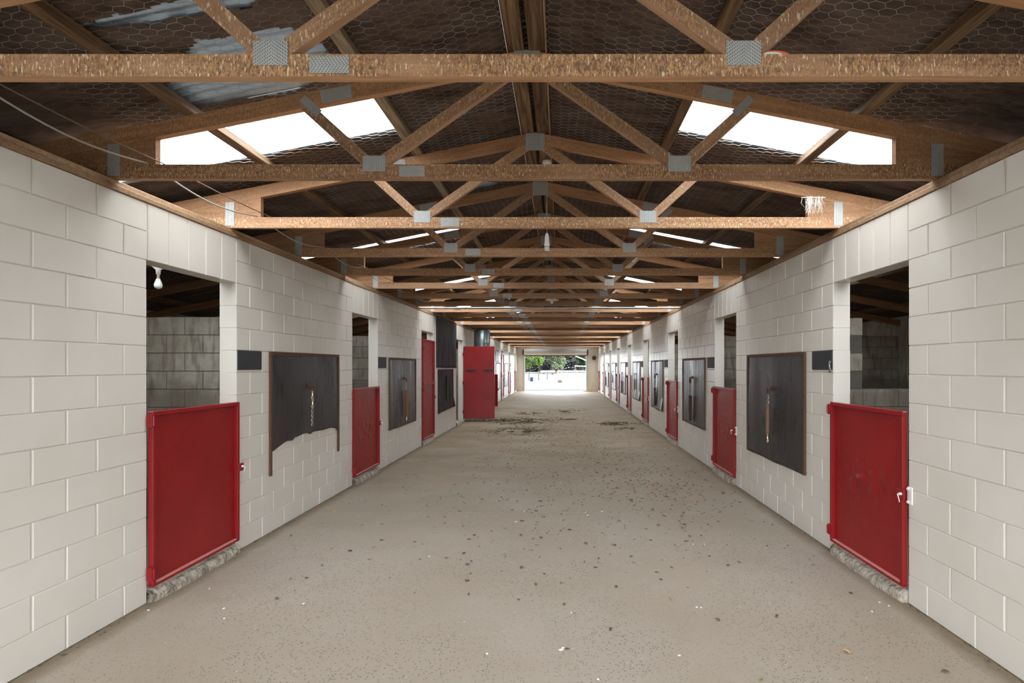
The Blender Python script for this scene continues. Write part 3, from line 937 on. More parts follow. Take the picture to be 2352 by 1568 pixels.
o = two_panel_door((WL, D0 + BAY * 2 + 0.004, ZD), RL, 2.12)
tag(o, 'tall closed red door of two panels on left wall beside hanging black sheet', 'stable door', 'tall red doors of two panels', 'thing')
o = dup(o, (WL, D0 + BAY * 6 + 0.004, ZD)); tag(o, 'distant tall red two-panel door in the left wall beyond the open red door', 'stable door', 'tall red doors of two panels', 'thing')
# the tall leaf standing open across the aisle edge
r = empty('stable_door', (WL + 0.02, D0 + BAY * 3 + 1.0, ZD), (0, 0, 0))
MB().bbox(0, 0.915, -0.036, 0.0, 0, 2.13, 0.004).build('door_leaf', 'red', r)
for xa in (0.075, 0.60):
    MB().bbox(xa, xa + 0.275, -0.062, -0.036, 1.42, 1.455, 0.006).build('slot_cover', 'black', r)
hinge_lugs(r, (0.2, 1.05, 1.9))
tag(r, 'tall plain red door standing wide open across the left aisle, with two black strips', 'stable door', kind='thing')
# a half door folded back against the wall past the open leaf
r = half_door((WL + 0.03, D0 + BAY * 4 + 1.02, ZD), (0, 0, PI * 0.36), 0)
tag(r, 'red half door swung open behind the tall open red door', 'stable door', kind='thing')

# ------------------------------------------------------------------ rubber mats on the walls
def mat_sheet(w, ztop, zbot, seed, wave, parent, name='mat_sheet', bottom=None, nx=44, nz=34, curl=0.0, mat='rubber'):
    # local x along the wall, z up, aisle side -y
    mb = MB()
    for side in (0, 1):
        for j in range(nz + 1):
            for i in range(nx + 1):
                u = i / nx; v = j / nz
                zb = zbot + (bottom(u) if bottom else 0.012 * mnoise.noise(Vector((u * 3, seed, 0))))
                z = ztop + (zb - ztop) * v
                x = w * (u - .5)
                d = wave * (0.5 + mnoise.noise(Vector((u * 3.6, v * 0.9, seed)))) * math.sin(PI * min(1, max(0, u))) ** .5
                d += wave * 0.5 * v * (0.6 + mnoise.noise(Vector((u * 6, v * .5, seed + 9))))
                d += curl * max(0, v - .75) * max(0, u - .8) * 6
                d = max(0.0, d)
                mb.v.append((x, -(0.003 + d + (0.006 if side == 0 else 0)), z))
    N = (nx + 1) * (nz + 1)
    for j in range(nz):
        for i in range(nx):
            a = j * (nx + 1) + i
            mb.f.append((a, a + nx + 1, a + nx + 2, a + 1)[::-1]); a += N
            mb.f.append((a, a + nx + 1, a + nx + 2, a + 1))
    for i in range(nx):
        for j in (0, nz):
            a = j * (nx + 1) + i; mb.f.append((a, a + 1, a + 1 + N, a + N))
    for j in range(nz):
        for i in (0, nx):
            a = j * (nx + 1) + i; mb.f.append((a, a + nx + 1, a + nx + 1 + N, a + N))
    return mb.build(name, mat, parent, True)
def strips(parent, w, ztop, zl, zr, top=True):
    if top: MB().bbox(-w / 2, w / 2, -0.020, -0.001, ztop - 0.032, ztop + 0.004, 0.002).build('top_batten', 'rust', parent)
    MB().bbox(-w / 2 - .004, -w / 2 + .026, -0.022, -0.001, zl, ztop, 0.002).build('side_batten', 'rust', parent)
    MB().bbox(w / 2 - .026, w / 2 + .004, -0.022, -0.001, zr, ztop, 0.002).build('side_batten', 'rust', parent)
def wall_thing(name, side, yc, z=0.0):
    return empty(name, (WL if side == 'left' else WR, yc, z), RL if side == 'left' else RR)
def torn(u):
    # ragged lower edge of the torn mat (height above its lowest point)
    pts = [(0, 0.0), (0.04, 0.01), (0.2, 0.075), (0.26, 0.06), (0.29, 0.085), (0.42, 0.105), (0.47, 0.10), (0.52, 0.075), (0.57, 0.095), (0.72, 0.085), (0.86, 0.09), (0.95, 0.06), (1, 0.0)]
    for (a, b), (c_, d_) in zip(pts, pts[1:]):
        if a <= u <= c_: return b + (d_ - b) * (u - a) / (c_ - a)
    return 0
GM = 'rubber wall mats between the doorways'
MC = 2.32                       # mat centre beyond the near edge of the doorway
for n_ in range(8):
    yc = D0 + BAY * n_ + MC
    if n_ < 7:
        r = wall_thing('rubber_mat', 'right', yc)
        mat_sheet(1.60, 1.795, 0.575, 3.3 + n_ * 2.1, 0.012 if n_ in (0, 1) else 0.028, r, curl=0.15 if n_ in (2, 3) else 0.03)
        strips(r, 1.60, 1.795, 0.575, 0.575)
        lab = {0: 'black rubber mat with brown side battens on right wall, nearest the viewer',
               1: 'black rubber mat with two dark sleeved chains, second on the right wall',
               2: 'shiny rippled black rubber mat, third on the right wall'}.get(n_, 'glossy black rubber mat, %s along the right wall' % ORD[n_])
        tag(r, lab, 'wall mat', GM)
for n_ in (0, 1, 5, 6):
    r = wall_thing('rubber_mat', 'left', D0 + BAY * n_ + MC)
    if n_ == 0:
        mat_sheet(1.60, 1.800, 0.80, 1.7, 0.010, r, bottom=torn, nx=90)
        strips(r, 1.60, 1.800, 0.565, 0.555)
        tag(r, 'black rubber mat torn off along its bottom, nearest on the left wall', 'wall mat', GM)
    else:
        mat_sheet(1.60, 1.795, 0.575, 5.7 + n_, 0.012, r)
        strips(r, 1.60, 1.795, 0.575, 0.575)
        tag(r, 'streaked black rubber mat second on left wall, before the tall two-panel door' if n_ == 1 else
            'narrow-looking distant black rubber mat on left wall, %s bay from viewer' % ORD[n_], 'wall mat', GM)
r = wall_thing('rubber_mat', 'left', 13.15)
mat_sheet(1.75, 1.575, 0.53, 8.1, 0.020, r, bottom=lambda u: 0.10 * (1 - u) * 0 + (0.05 if u > .1 else 0.0) * u, curl=0.16, mat='rubberdull')
MB().bbox(-0.06, 0.06, -0.05, -0.028, 0.80, 1.42, 0.006).build('worn_slot', 'black', r)
tag(r, 'short curled black rubber mat under the hanging black sheet on left wall', 'wall mat', GM)
r = wall_thing('rubber_sheet', 'left', 13.27)
mat_sheet(2.30, 2.84, 1.615, 12.4, 0.012, r, 'sheet', nx=30, nz=20, mat='rubberdull')
tag(r, 'large black rubber sheet hung from the top of the left wall', 'rubber sheet')

# black name boards beside the doorways
def name_board(side, n_):
    o = MB().bbox(-0.185, 0.185, -0.010, -0.0005, -0.088, 0.088, 0.002).build('name_board', 'board')
    yc = D0 + BAY * n_ + 1.197
    o.location = (WL if side == 'left' else WR, yc, 1.712); o.rotation_euler = RL if side == 'left' else RR
    return o
nb = None
for side, ns in (('left', (0, 1, 7)), ('right', range(8))):
    for n_ in ns:
        o = name_board(side, n_) if nb is None else dup(nb, (WL if side == 'left' else WR, D0 + BAY * n_ + 1.197, 1.712), RL if side == 'left' else RR)
        nb = nb or o
        tag(o, 'small blank black board on %s wall just past the %s doorway' % (side, ORD[n_]), 'name board', 'blank boards beside the doorways')

# tethers hanging on the mats
def chain_mb(x, y, z0, n_, r=0.017, wire=0.0042, gap=0.026):
    mb = MB()
    for i in range(n_):
        zc = z0 - gap * i
        pts = []
        for k in range(10):
            a = 2 * PI * k / 10
            u, v = 0.011 * math.cos(a), r * math.sin(a)
            pts.append((x + u, y, zc + v) if i % 2 == 0 else (x, y + u, zc + v))
        mb.tube(pts, wire, 5, closed=True)
    return mb
def ring_mb(x, y, z, R, w):
    return MB().tube([(x + R * 0.75 * math.cos(2 * PI * k / 16), y, z + R * math.sin(2 * PI * k / 16)) for k in range(16)], w, 7, closed=True)
def snap_mb(x, y, z):
    mb = ring_mb(x, y, z, 0.016, 0.0048)
    mb.tube([(x, y, z - .014), (x, y, z - .045)], 0.0085, 8)
    R = 0.020
    mb.tube([(x + R * .8 * math.sin(a), y, z - .068 + R * math.cos(a)) for a in [0.2 + 5.4 * k / 12 for k in range(13)]], 0.0052, 7)
    return mb
def tether(side, yc, kind, label, z=1.37, y=-0.062):
    r = wall_thing('tether', side, yc, 0)
    b = MB().tube([(0, -0.012, z + 0.03), (0, y - 0.012, z + 0.03)], 0.010, 8)
    b.bbox(-0.03, 0.03, -0.024, -0.016, z - 0.0, z + 0.06, 0.002)
    b.build('eye_bolt', 'rust', r)
    ring_mb(0, y, z, 0.034 if kind != 'chain' else 0.022, 0.0065).build('ring', 'rust', r)
    if kind == 'chain':
        snap_mb(0, y, z - .035).build('snap_hook', 'brass', r)
        snap_mb(0.004, y, z - .135).build('snap_hook', 'brass', r)
        chain_mb(0.002, y, z - .225, 8).build('chain', 'chain', r)
    elif kind == 'strap':
        chain_mb(0, y, z - .045, 4).build('chain', 'chain', r)
        MB().tube([(0, y, z - .14), (-0.004, y, z - .3), (-.012, y, z - .485)], [0.020, 0.022, 0.021], 10).build('sleeve', 'strap', r)
        snap_mb(-.012, y, z - .50).build('snap_hook', 'brass', r)
    elif kind == 'double':
        for x in (-0.028, 0.028):
            ring_mb(x, y, z - .03, 0.05, 0.008).build('shackle', 'rust', r)
            chain_mb(x, y, z - .09, 8, wire=0.005).build('chain', 'chain', r)
            MB().tube([(x, y, z - .30), (x * .8, y, z - .5), (x * .5, y, z - .76)], 0.022, 9).build('sleeve', 'strapdark', r)
    elif kind == 'redstrap':
        chain_mb(0, y, z - .045, 6).build('chain', 'chain', r)
        MB().tube([(0, y, z - .19), (0.012, y, z - .4), (.03, y, z - .66)], [0.020, 0.026, 0.022], 9).build('sleeve', 'strapred', r)
        chain_mb(0.03, y, z - .68, 3).build('chain', 'brass', r)
    tag(r, label, 'tether', 'tethers hanging on the mats')
tether('left', D0 + MC - 0.02, 'chain', 'short steel chain on two brass snaps hanging on the torn mat', 1.40)
tether('left', D0 + BAY + MC, 'redstrap', 'rust-coloured sleeve on a chain hanging on second left mat', 1.40)
tether('right', D0 + MC, 'strap', 'tan sleeved tether with brass snap hanging on nearest right mat', 1.37)
tether('right', D0 + BAY + MC, 'double', 'pair of chains in dark sleeves hanging on second right mat', 1.42)
tether('right', D0 + 2 * BAY + MC, 'double', 'pair of dark sleeved chains hanging on third right mat', 1.42)
for n_ in (3, 4, 5, 6): tether('right', D0 + n_ * BAY + MC, 'strap' if n_ % 2 else 'double', 'dark tether hanging on the %s mat of the right wall' % ORD[n_], 1.38)
# small clip hung on the edge of the nearest right board
r = wall_thing('tether', 'right', D0 + 1.03, 0)
snap_mb(0, -0.02, 1.69).build('snap_hook', 'chain', r)
tag(r, 'small metal clip hanging at edge of nearest right name board', 'clip')

# ------------------------------------------------------------------ things along the aisle
# concrete pad and galvanised tank behind the open door
o = MB().bbox(WL + 0.01, WL + 0.62, 15.8, 18.0, 0.0, 0.095, 0.02).build('concrete_pad', 'step')
tag(o, 'low concrete pad against the left wall behind the open red door', 'concrete pad')
t = empty('storage_tank', (WL + 0.36, 16.75, 0.095))
prof = [(0.255, 0.0)]
z = 0.0
while z < 2.7:
    prof += [(0.255, z + .02), (0.262, z + .05), (0.255, z + .08), (0.255, z + .44)]; z += .45
MB().lathe(prof + [(0.24, prof[-1][1] + .03)], n=36).build('tank_body', 'tank', t, True)
m = MB()
for dz_ in (0.9, 1.9):
    m.lathe([(0.262, dz_), (0.268, dz_), (0.268, dz_ + 0.03), (0.262, dz_ + 0.03)], n=36)
m.build('strap_band', 'galv', t)
tag(t, 'tall round galvanised tank reaching the roof behind the open red door', 'tank')
# steel tube across the aisle
o = MB().tube([(WL, 10.69, 2.842), (WR, 10.69, 2.842)], 0.020, 12).build('steel_tube', 'galv', None, True)
tag(o, 'bright galvanised steel tube spanning the aisle under the eighth truss', 'pipe')
# notice board
r = wall_thing('notice_board', 'left', 23.7, 1.86)
MB().box(-0.55, 0.55, -0.012, -0.001, 0, 0.46).build('board_face', 'white', r)
for b in ((-.57, .57, -.02, -.001, .46, .50), (-.57, .57, -.02, -.001, -.04, 0), (-.57, -.53, -.02, -.001, 0, .46), (.53, .57, -.02, -.001, 0, .46), (-.02, .02, -.02, -.001, 0, .46)):
    MB().box(*b).build('board_frame', 'black', r)
tag(r, 'white notice board in a black frame above distant left mat', 'notice board')

# lamps on the ridge
r = empty('hanging_lamp', (RX + 0.085, 5.2, 2.80))
MB().lathe([(0.0, 0.90), (0.045, 0.895), (0.045, 0.875), (0.02, 0.86)], n=14).build('ceiling_rose', 'white', r)
MB().tube([(0, 0, 0.87), (0, 0, 0.16)], 0.004, 6).build('cord', 'cable', r)
MB().lathe([(0.010, 0.18), (0.017, 0.165), (0.022, 0.12), (0.024, 0.085), (0.024, 0.08)][::-1], n=12).build('lamp_holder', 'white', r)
MB().lathe([(0.024, 0.0), (0.027, .002), (0.027, .03), (0.02, .04)], c=(0, 0, .048), n=12).build('lamp_base', 'white', r)
pts = [(0.021 * math.cos(a), 0.021 * math.sin(a), 0.045 - 0.0022 * a) for a in [k * 0.4 for k in range(48)]]
MB().tube(pts, 0.0058, 6).build('spiral_tube', 'glass', r, True)
tag(r, 'white spiral energy-saving lamp hanging on a cord between second and third far trusses', 'lamp')
r['label'] = 'white spiral energy-saving lamp hanging on a long cord from the ridge'
r = empty('hanging_lamp', (RX + 0.05, 10.0, 2.885))
MB().tube([(0, 0, 0.87), (0, 0, 0.06)], 0.004, 6).build('cord', 'cable', r)
MB().lathe([(0.13, 0.03), (0.132, 0.034), (0.06, 0.062), (0.025, 0.075), (0.02, 0.09)], n=24).build('lamp_shade', 'whitemetal', r, True)
MB().lathe([(0.008, -.038), (0.024, -.028), (0.030, -.006), (0.024, .015), (0.014, .035)], n=14).build('bulb', 'glass', r, True)
tag(r, 'flat white lamp shade with round bulb hanging under the ridge', 'lamp')
for i, (x, y, z, lab) in enumerate(((RX + 0.03, 15.9, 3.35, 'bare white bulb under the ridge, past the flat lamp shade'), (RX + 0.03, 21.3, 3.05, 'tiny distant bare bulb under the ridge towards the far door'))):
    r = empty('hanging_lamp', (x, y, z))
    MB().tube([(0, 0, ZA - z), (0, 0, 0.08)], 0.004, 6).build('cord', 'cable', r)
    MB().lathe([(0.014, 0.08), (0.018, 0.05), (0.018, 0.03)][::-1], n=10).build('lamp_holder', 'white', r)
    MB().lathe([(0.008, -.045), (0.028, -.03), (0.032, -.006), (0.022, .02), (0.014, .035)], n=12).build('bulb', 'glass', r, True)
    tag(r, lab, 'lamp')
# bulb in the nearest left stall
xs, ys = -3.70, 4.80
zr_ = zroof(xs) - 0.13
r = empty('stall_lamp', (xs, ys, 2.40))
MB().lathe([(0.018, 0.10), (0.020, 0.14), (0.050, 0.17), (0.052, 0.178)], n=14).build('lamp_holder', 'white', r, True)
MB().lathe([(0.008, -.035), (0.030, -.02), (0.034, .004), (0.024, .035), (0.015, .06)], n=14).build('bulb', 'glass', r, True)
MB().tube([(0, 0, .06), (0, 0, .11)], 0.012, 8).build('bulb_cap', 'brass', r)
MB().tube([(0, 0, .175), (0, 0, zroof(xs) - 2.40)], 0.004, 6).build('cord', 'cable', r)
tag(r, 'white lamp holder with bulb hanging inside the nearest left stall', 'lamp')

# cables lying along the trusses beside the left wall
def sag(x, z, amp, y0, y1, seed):
    pts = []
    y = y0
    while y < y1 + .01:
        ph = ((y - T0) / TS) % 1
        pts.append((x + 0.02 * math.sin(y * 1.3 + seed), y, z - amp * math.sin(PI * ph) + 0.004)); y += 0.1
    return pts
o = MB().tube(sag(-2.66, ZC + .008, 0.07, 1.2, 14.2, 0.0), 0.0055, 6).build('power_cable', 'cable', None, True)
tag(o, 'pale cable sagging from truss to truss along the left wall', 'cable')
o = MB().tube(sag(-2.585, ZC + .004, 0.012, 1.2, 14.2, 2.0), 0.004, 6).build('power_cable', 'strap', None, True)
tag(o, 'thin brown cable lying taut on the trusses beside the left wall', 'cable')
# orange and white caps lying behind the nodes of the nearest truss
for k, (x, lab) in enumerate(((-1.275, 'orange plastic scrap behind left plate of nearest truss'), (0.90, 'orange and white plastic scrap behind right plate of nearest truss'))):
    r = empty('plastic_scrap', (x, T0 + 0.001, ZC))
    m = MB(); a = [PI * j / 10 for j in range(11)]
    m.prism([(0.065 * math.cos(t), 0.022 * math.sin(t)) for t in a], -0.012, 0.012); m.build('orange_cap', 'orange', r)
    if k: MB().prism([(-0.012 + 0.045 * math.cos(t), 0.014 * math.sin(t)) for t in a], -0.016, -0.0122).build('white_rim', 'white', r)
    tag(r, lab, 'plastic scrap')
# dusty cobweb hanging at the right wall plate
m = MB(); rnd = random.Random(3)
for k in range(46):
    x = 2.02 + rnd.random() * 0.16; y = 4.35 + rnd.uniform(-.05, .05); z = 3.06
    L = rnd.uniform(.05, .15)
    m.tube([(x, y, z), (x + rnd.uniform(-.02, .02), y, z - L * .5), (x + rnd.uniform(-.03, .03), y + rnd.uniform(-.02, .02), z - L)], 0.0011, 3)
for k in range(20):
    x = 2.02 + rnd.random() * 0.12
    m.tube([(x, 4.35, 3.05 - rnd.random() * .05), (x + .05, 4.36, 3.03 - rnd.random() * .08)], 0.001, 3)
m.tube([(2.0, 4.35, 3.06), (2.1, 4.35, 3.063), (2.2, 4.35, 3.06)], 0.003, 4)
o = m.build('cobweb', 'white'); o['kind'] = 'stuff'
tag(o, 'dusty white cobweb hanging near the top of the right wall', 'cobweb', kind='stuff')

# ------------------------------------------------------------------ far doorway: roller door, hose reel
r = empty('roller_door', ((dx0 + dx1) / 2, YE, 0))
W_ = dx1 - dx0
prof = []
for k in range(24):
    z0 = 2.36 + 0.018 * k
    yb = -0.20 + 0.12 * math.cos(PI * (k / 23 - 0.35)) * -1
    prof.append((yb - (0.012 if k % 2 else 0), z0))
m = MB(); mm = len(prof)
for x in (-W_ / 2, W_ / 2):
    m.v += [(x, y, z) for y, z in prof] + [(x, 0.0, prof[-1][1]), (x, 0.0, prof[0][1])]
for i in range(mm + 2):
    j = (i + 1) % (mm + 2); m.f.append((i, j, mm + 2 + j, mm + 2 + i)[::-1])
m.f.append(tuple(range(mm + 2))); m.f.append(tuple(range(2 * (mm + 2) - 1, mm + 1, -1)))
m.build('roller_curtain', 'roller', r)
MB().bbox(-W_ / 2, W_ / 2, -0.06, 0.0, 2.30, 2.36, 0.006).build('bottom_rail', 'rust', r)
for s in (-1, 1):
    MB().bbox(s * W_ / 2 - .04 + s * .06, s * W_ / 2 + .04 + s * .06, -0.32, 0, 2.38, 2.72, 0.006).build('bracket', 'rust', r)
    MB().bbox(s * W_ / 2 - .035, s * W_ / 2 + .035, -0.05, 0.02, 0, 2.36, 0.004).build('guide_rail', 'galv', r)
tag(r, 'rolled-up zinc roller door above the far doorway', 'roller door', kind='thing')
r = empty('hose_reel', (2.18, YE - 0.13, 2.18))
m = MB()
for k in range(5): m.tube([((0.09 + .012 * k) * math.cos(a), -0.05 + .02 * k, (0.09 + .012 * k) * math.sin(a)) for a in [2 * PI * j / 18 for j in range(18)]], 0.014, 6, closed=True)
m.build('hose_coil', 'rust', r)
MB().bbox(-.05, .05, 0.05, 0.125, -.06, .06, .004).build('wall_bracket', 'rust', r)
MB().tube([(0.12, -.03, -.05), (0.06, -.03, -.8), (0.0, -.04, -1.4), (-.12, -.06, -1.9), (-.3, -.08, -2.165)], 0.013, 6).build('hose_tail', 'hose', r, True)
tag(r, 'hose reel on the far end wall beside right wall', 'hose reel')
m = MB()
for k in range(4):
    m.tube([(1.83 + (0.24 + .04 * k) * math.cos(a) * 1.3, YE - .42 + (0.16 + .03 * k) * math.sin(a), 0.014 + .02 * (k % 2)) for a in [2 * PI * j / 22 for j in range(22)]], 0.014, 6, closed=True)
o = m.build('hose_coil', 'hose', None, True)
tag(o, 'coil of yellowish hose on the floor at the foot of the far end wall', 'hose')

# ------------------------------------------------------------------ fallen bits on the floor
def leaf_mesh(name, mat, L, W, bend, seed):
    mb = MB(); rnd = random.Random(seed); K = 6
    for i in range(K + 1):
        t = i / K; w = W * math.sin(PI * min(1, t * .94 + .03)) ** .8
        z = 0.002 + bend * math.sin(PI * t)
        mb.v += [(L * (t - .5), -w / 2, z + bend * .8 + .001), (L * (t - .5), 0, z), (L * (t - .5), w / 2, z + bend * rnd.uniform(.4, 1.1) + .001)]
    for i in range(K):
        for j in (0, 1):
            a = i * 3 + j; mb.f.append((a, a + 3, a + 4, a + 1))
    return mb.mesh(name, mat)
def px(x, y):
    # floor point seen at a place of the photograph
    d = H * 1200.0 / (y - 840.0)
    return ((x - 1288.5) / 1200.0 * d, d)
LM = {k: leaf_mesh('fallen_leaf', m_, L, W, b, i) for i, (k, m_, L, W, b) in enumerate((
    ('brown', 'leafbrown', .038, .02, .006), ('tan', 'leaftan', .05, .018, .007), ('green', 'leafgreen', .03, .018, .004), ('yellow', 'leafyellow', .055, .024, .005)))}
leafspec = [('yellow', 766, 1175, 'yellow leaf lying on the floor near the left wall'),
            ('tan', 1561, 1203, 'curled tan leaf on the floor left of the nearest right door'),
            ('tan', 1607, 1281, 'small orange-tan leaf on the floor, in front of the nearest right door'),
            ('tan', 1542, 1376, 'narrow tan leaf on the floor in the middle right foreground'),
            ('tan', 1943, 1498, 'round tan leaf on the floor near the bottom right corner'),
            ('green', 1748, 1561, 'green leaf scrap at the bottom edge of the floor'),
            ('green', 1644, 1168, 'bright green leaf scrap on the floor beside second right door'),
            ('green', 1357, 1110, 'lime green leaf scrap on the floor mid aisle'),
            ('green', 1104, 1155, 'pale green leaf scrap on the floor left of the centre'),
            ('brown', 1403, 1446, 'dark curled leaf alone on the foreground floor'),
            ('brown', 1649, 1425, 'brown leaf on the foreground floor right of the centre'),
            ('brown', 1785, 1416, 'brown leaf on the foreground floor towards the right door'),
            ('brown', 2171, 1544, 'brown leaf on the floor in the bottom right corner'),
            ('brown', 1576, 1244, 'black-brown curled leaf on the floor, right of the centre')]
for k, x, y, lab in leafspec:
    p = px(x, y)
    o = put('fallen_leaf', LM[k], None, (p[0], p[1], 0.0), (0, 0, random.uniform(0, 6)))
    tag(o, lab, 'leaf', 'fallen leaves on the floor')
rnd = random.Random(11)
for k in range(120):
    cx, cy = rnd.choice([(1600, 1105), (1590, 1130), (1540, 1120), (1620, 1090), (1650, 1150), (1420, 1050)])
    x, y = rnd.gauss(cx, 95), rnd.gauss(cy, 42)
    if y < 985: continue
    p = px(x, y)
    if not (-2.6 < p[0] < 2.3): continue
    o = put('fallen_leaf', LM['brown' if rnd.random() < .8 else 'tan'], None, (p[0], p[1], 0.0), (0, 0, rnd.uniform(0, 6)))
    s_ = rnd.uniform(.5, 1.0); o.scale = (s_, s_, s_)
    tag(o, 'small dry leaf fragment among those strewn over the mid aisle floor', 'leaf', 'dry leaf fragments strewn on the floor')
PM = leaf_mesh('petal', 'petal', .036, .03, .006, 5)
for x, y, lab in ((1237, 1151, 'pink petal alone on the floor at the centre'), (1601, 1153, 'pink petal on the floor in front of second right door'),
                  (1593, 1114, 'pink petal farther from viewer, near second right door'), (1499, 1132, 'dark pink petal on the floor right of centre'),
                  (1281, 1092, 'pink petal far up the middle of the aisle'), (1284, 1040, 'tiny pink petal farthest up the aisle centre'),
                  (1416, 1077, 'pink petal on the floor among leaf fragments'), (1184, 1066, 'pink petal on the floor left of the aisle centre'), (1609, 1093, 'dark pink petal nearest the right wall foot')):
    p = px(x, y); tag(put('petal', PM, None, (p[0], p[1], 0.0), (0, 0, random.uniform(0, 6))), lab, 'petal', 'pink petals on the floor')
def pebble(name, mat, s, seed):
    mb = MB().lathe([(0.35, 0), (0.9, .12), (1.0, .4), (0.6, .75), (0.15, .85)], n=9)
    q = random.Random(seed)
    mb.v = [(x * s * q.uniform(.75, 1.2), y * s * .7 * q.uniform(.75, 1.2), z * s * .7) for x, y, z in mb.v]
    return mb.mesh(name, mat)
CM = pebble('white_chip', 'chip', .009, 2)
for x, y in ((481, 1352), (515, 1420), (514, 1397), (697, 1386), (341, 1401), (1119, 1501), (1250, 1023), (1345, 1176), (1383, 1174), (1350, 1183), (1618, 1250), (1592, 1250),
             (1205, 1174), (1287, 1108), (1313, 1407), (986, 1278), (1610, 1395), (1600, 1394), (2020, 1383), (2042, 1391), (2003, 1404), (1560, 1505), (1450, 1040), (1185, 1198), (1374, 1560)):
    p = px(x, y); o = put('white_chip', CM, None, (p[0], p[1], -0.001), (0, 0, random.uniform(0, 6)))
    if y < 1200: o.scale = (1.6, 1.6, 1.3)
    tag(o, 'small white stone chip lying on the concrete floor', 'stone chip', 'white chips on the floor')
# embedded stone with a hole near the viewer
p = px(1302, 1490)
r = empty('broken_patch', (p[0], p[1], 0))
put('dark_stone', pebble('dark_stone', 'litter', .017, 9), r, (0.0, 0, -.004))
put('white_stone', pebble('white_stone', 'chip', .014, 4), r, (-.035, -.008, -.004)); put('white_stone', pebble('white_stone', 'chip', .013, 7), r, (-.022, .012, -.004))
put('grey_stone', pebble('grey_stone', 'step', .016, 8), r, (.03, .008, -.006))
tag(r, 'little cluster of broken stones on the foreground floor', 'stones')
def flakes(name, mat, pts, size, label, cat, seed, lift=0.002):
    q = random.Random(seed); mb = MB()
    for (x, y) in pts:
        s = size * q.uniform(.4, 1.3); a = q.uniform(0, PI); b = len(mb.v); e = q.uniform(.15, .7)
        z = lift + q.uniform(0, .006)
        c_, d_ = math.cos(a), math.sin(a)
        for u, v, w in ((-1, -e, 0), (1, -e, q.uniform(0, .4)), (1, e, 0), (-1, e, q.uniform(0, .5))):
            mb.v.append((x + s * (u * c_ - v * d_) * .5, y + s * (u * d_ + v * c_) * .5, z + s * w * .5))
        mb.f += [(b, b + 1, b + 2, b + 3)]
    o = mb.build(name, mat); return tag(o, label, cat, kind='stuff')
q = random.Random(21)
pts = []
for k in range(2600):
    y = q.gauss(11.0, 3.6); x = q.gauss(0.0, 1.1)
    if 4.0 < y < 26 and -2.65 < x < 2.2: pts.append((x, y))
for k in range(260): pts.append((min(2.2, q.gauss(1.3, .42)), q.gauss(7.2, 1.0)))
for k in range(90): pts.append((q.uniform(-2.6, 2.2), q.uniform(3.5, 7)))
flakes('floor_litter', 'litter', pts, .030, 'fine dark litter scattered over the aisle floor', 'litter', 5)
pts = []
for s in (-1, 1):
    for k in range(700):
        y = q.uniform(2.3, 20); x = (WL if s < 0 else WR) - s * abs(q.gauss(0, .025)) - s * .004
        if mnoise.noise(Vector((y * 1.4, s * 3, 0))) > -.15: pts.append((x, y))
flakes('wall_foot_dirt', 'litter', pts, .016, 'crumbs of dirt gathered along the foot of both walls', 'dirt', 6)
# trodden straw and dung in the middle of the aisle
for i, (x, y, rx, ry, nn, lab) in enumerate((
        (1205, 967, .95, .5, 520, 'largest patch of trodden straw left of the aisle centre'), (1150, 966, .45, .35, 170, 'brown straw patch beside the foot of the open red door'),
        (1190, 990, .75, .35, 380, 'straw patch nearest the viewer, left of aisle centre'), (1412, 973, .7, .25, 300, 'straw patch on the right of the aisle'),
        (1440, 984, .3, .12, 70, 'small dark straw clump at the right of the aisle'), (1210, 949, .55, .3, 130, 'far thin straw patch past the open red door'),
        (1305, 963, .35, .18, 80, 'thin straw patch at the aisle centre'), (1300, 945, .6, .5, 100, 'sparse distant straw wisps at the aisle centre'))):
    p = px(x, y); pts = []
    for k in range(nn * 5):
        a = q.uniform(0, 2 * PI); t_ = abs(q.gauss(0, .55))
        xx, yy = p[0] + rx * t_ * math.cos(a), p[1] + ry * 2.2 * t_ * math.sin(a)
        if mnoise.noise(Vector((xx * 3.2, yy * 2.2, i * 5.0))) > -.12: pts.append((xx, yy))
    flakes('straw_patch', 'straw', pts, .05, lab, 'straw', 30 + i, .003)

# ------------------------------------------------------------------ outside the far doorway
g = MB().box(-90, 90, YE + 0.15, 190, -0.35, -0.03).build('ground_far', 'gravel')
tag(g, 'pale gravel yard outside the far doorway', 'ground', kind='structure')
g = MB().box(-60, 60, -60, YB - 0.02, -0.35, -0.03).build('ground_near', 'gravel')
tag(g, 'pale gravel yard behind the viewer', 'ground', kind='structure')
def at(x, d): return (x - 1288.5) / 1200.0 * d
def tree(x, y, h, rad, mat, label, seed, n_=2600, low=0.6, group='trees beyond the yard'):
    q = random.Random(seed)
    r = empty('tree', (x, y, -0.03))
    MB().tube([(0, 0, 0), (0.1, 0, h * .3), (-.05, 0.1, h * .6)], [0.22, 0.16, 0.08], 8).build('trunk', 'bark', r)
    m = MB()
    blobs = [(q.gauss(0, rad * .5), q.gauss(0, rad * .35), low + (h - low) * q.uniform(.12, .95), rad * q.uniform(.25, .5)) for _ in range(22)]
    for k in range(n_):
        b = q.choice(blobs)
        v = Vector((q.gauss(0, 1), q.gauss(0, 1), q.gauss(0, 1))).normalized() * b[3] * q.uniform(.7, 1.05)
        c = Vector((b[0], b[1], b[2])) + v
        if c.z < low * .6: continue
        s = q.uniform(.25, .6); a = Vector((q.gauss(0, 1), q.gauss(0, 1), q.gauss(0, 1))).normalized(); b2 = a.orthogonal().normalized()
        i = len(m.v)
        m.v += [tuple(c - a * s), tuple(c + b2 * s * .5), tuple(c + a * s), tuple(c - b2 * s * .5)]
        m.f.append((i, i + 1, i + 2, i + 3))
    o = m.build('foliage', mat, r)
    tag(r, label, 'tree', group)
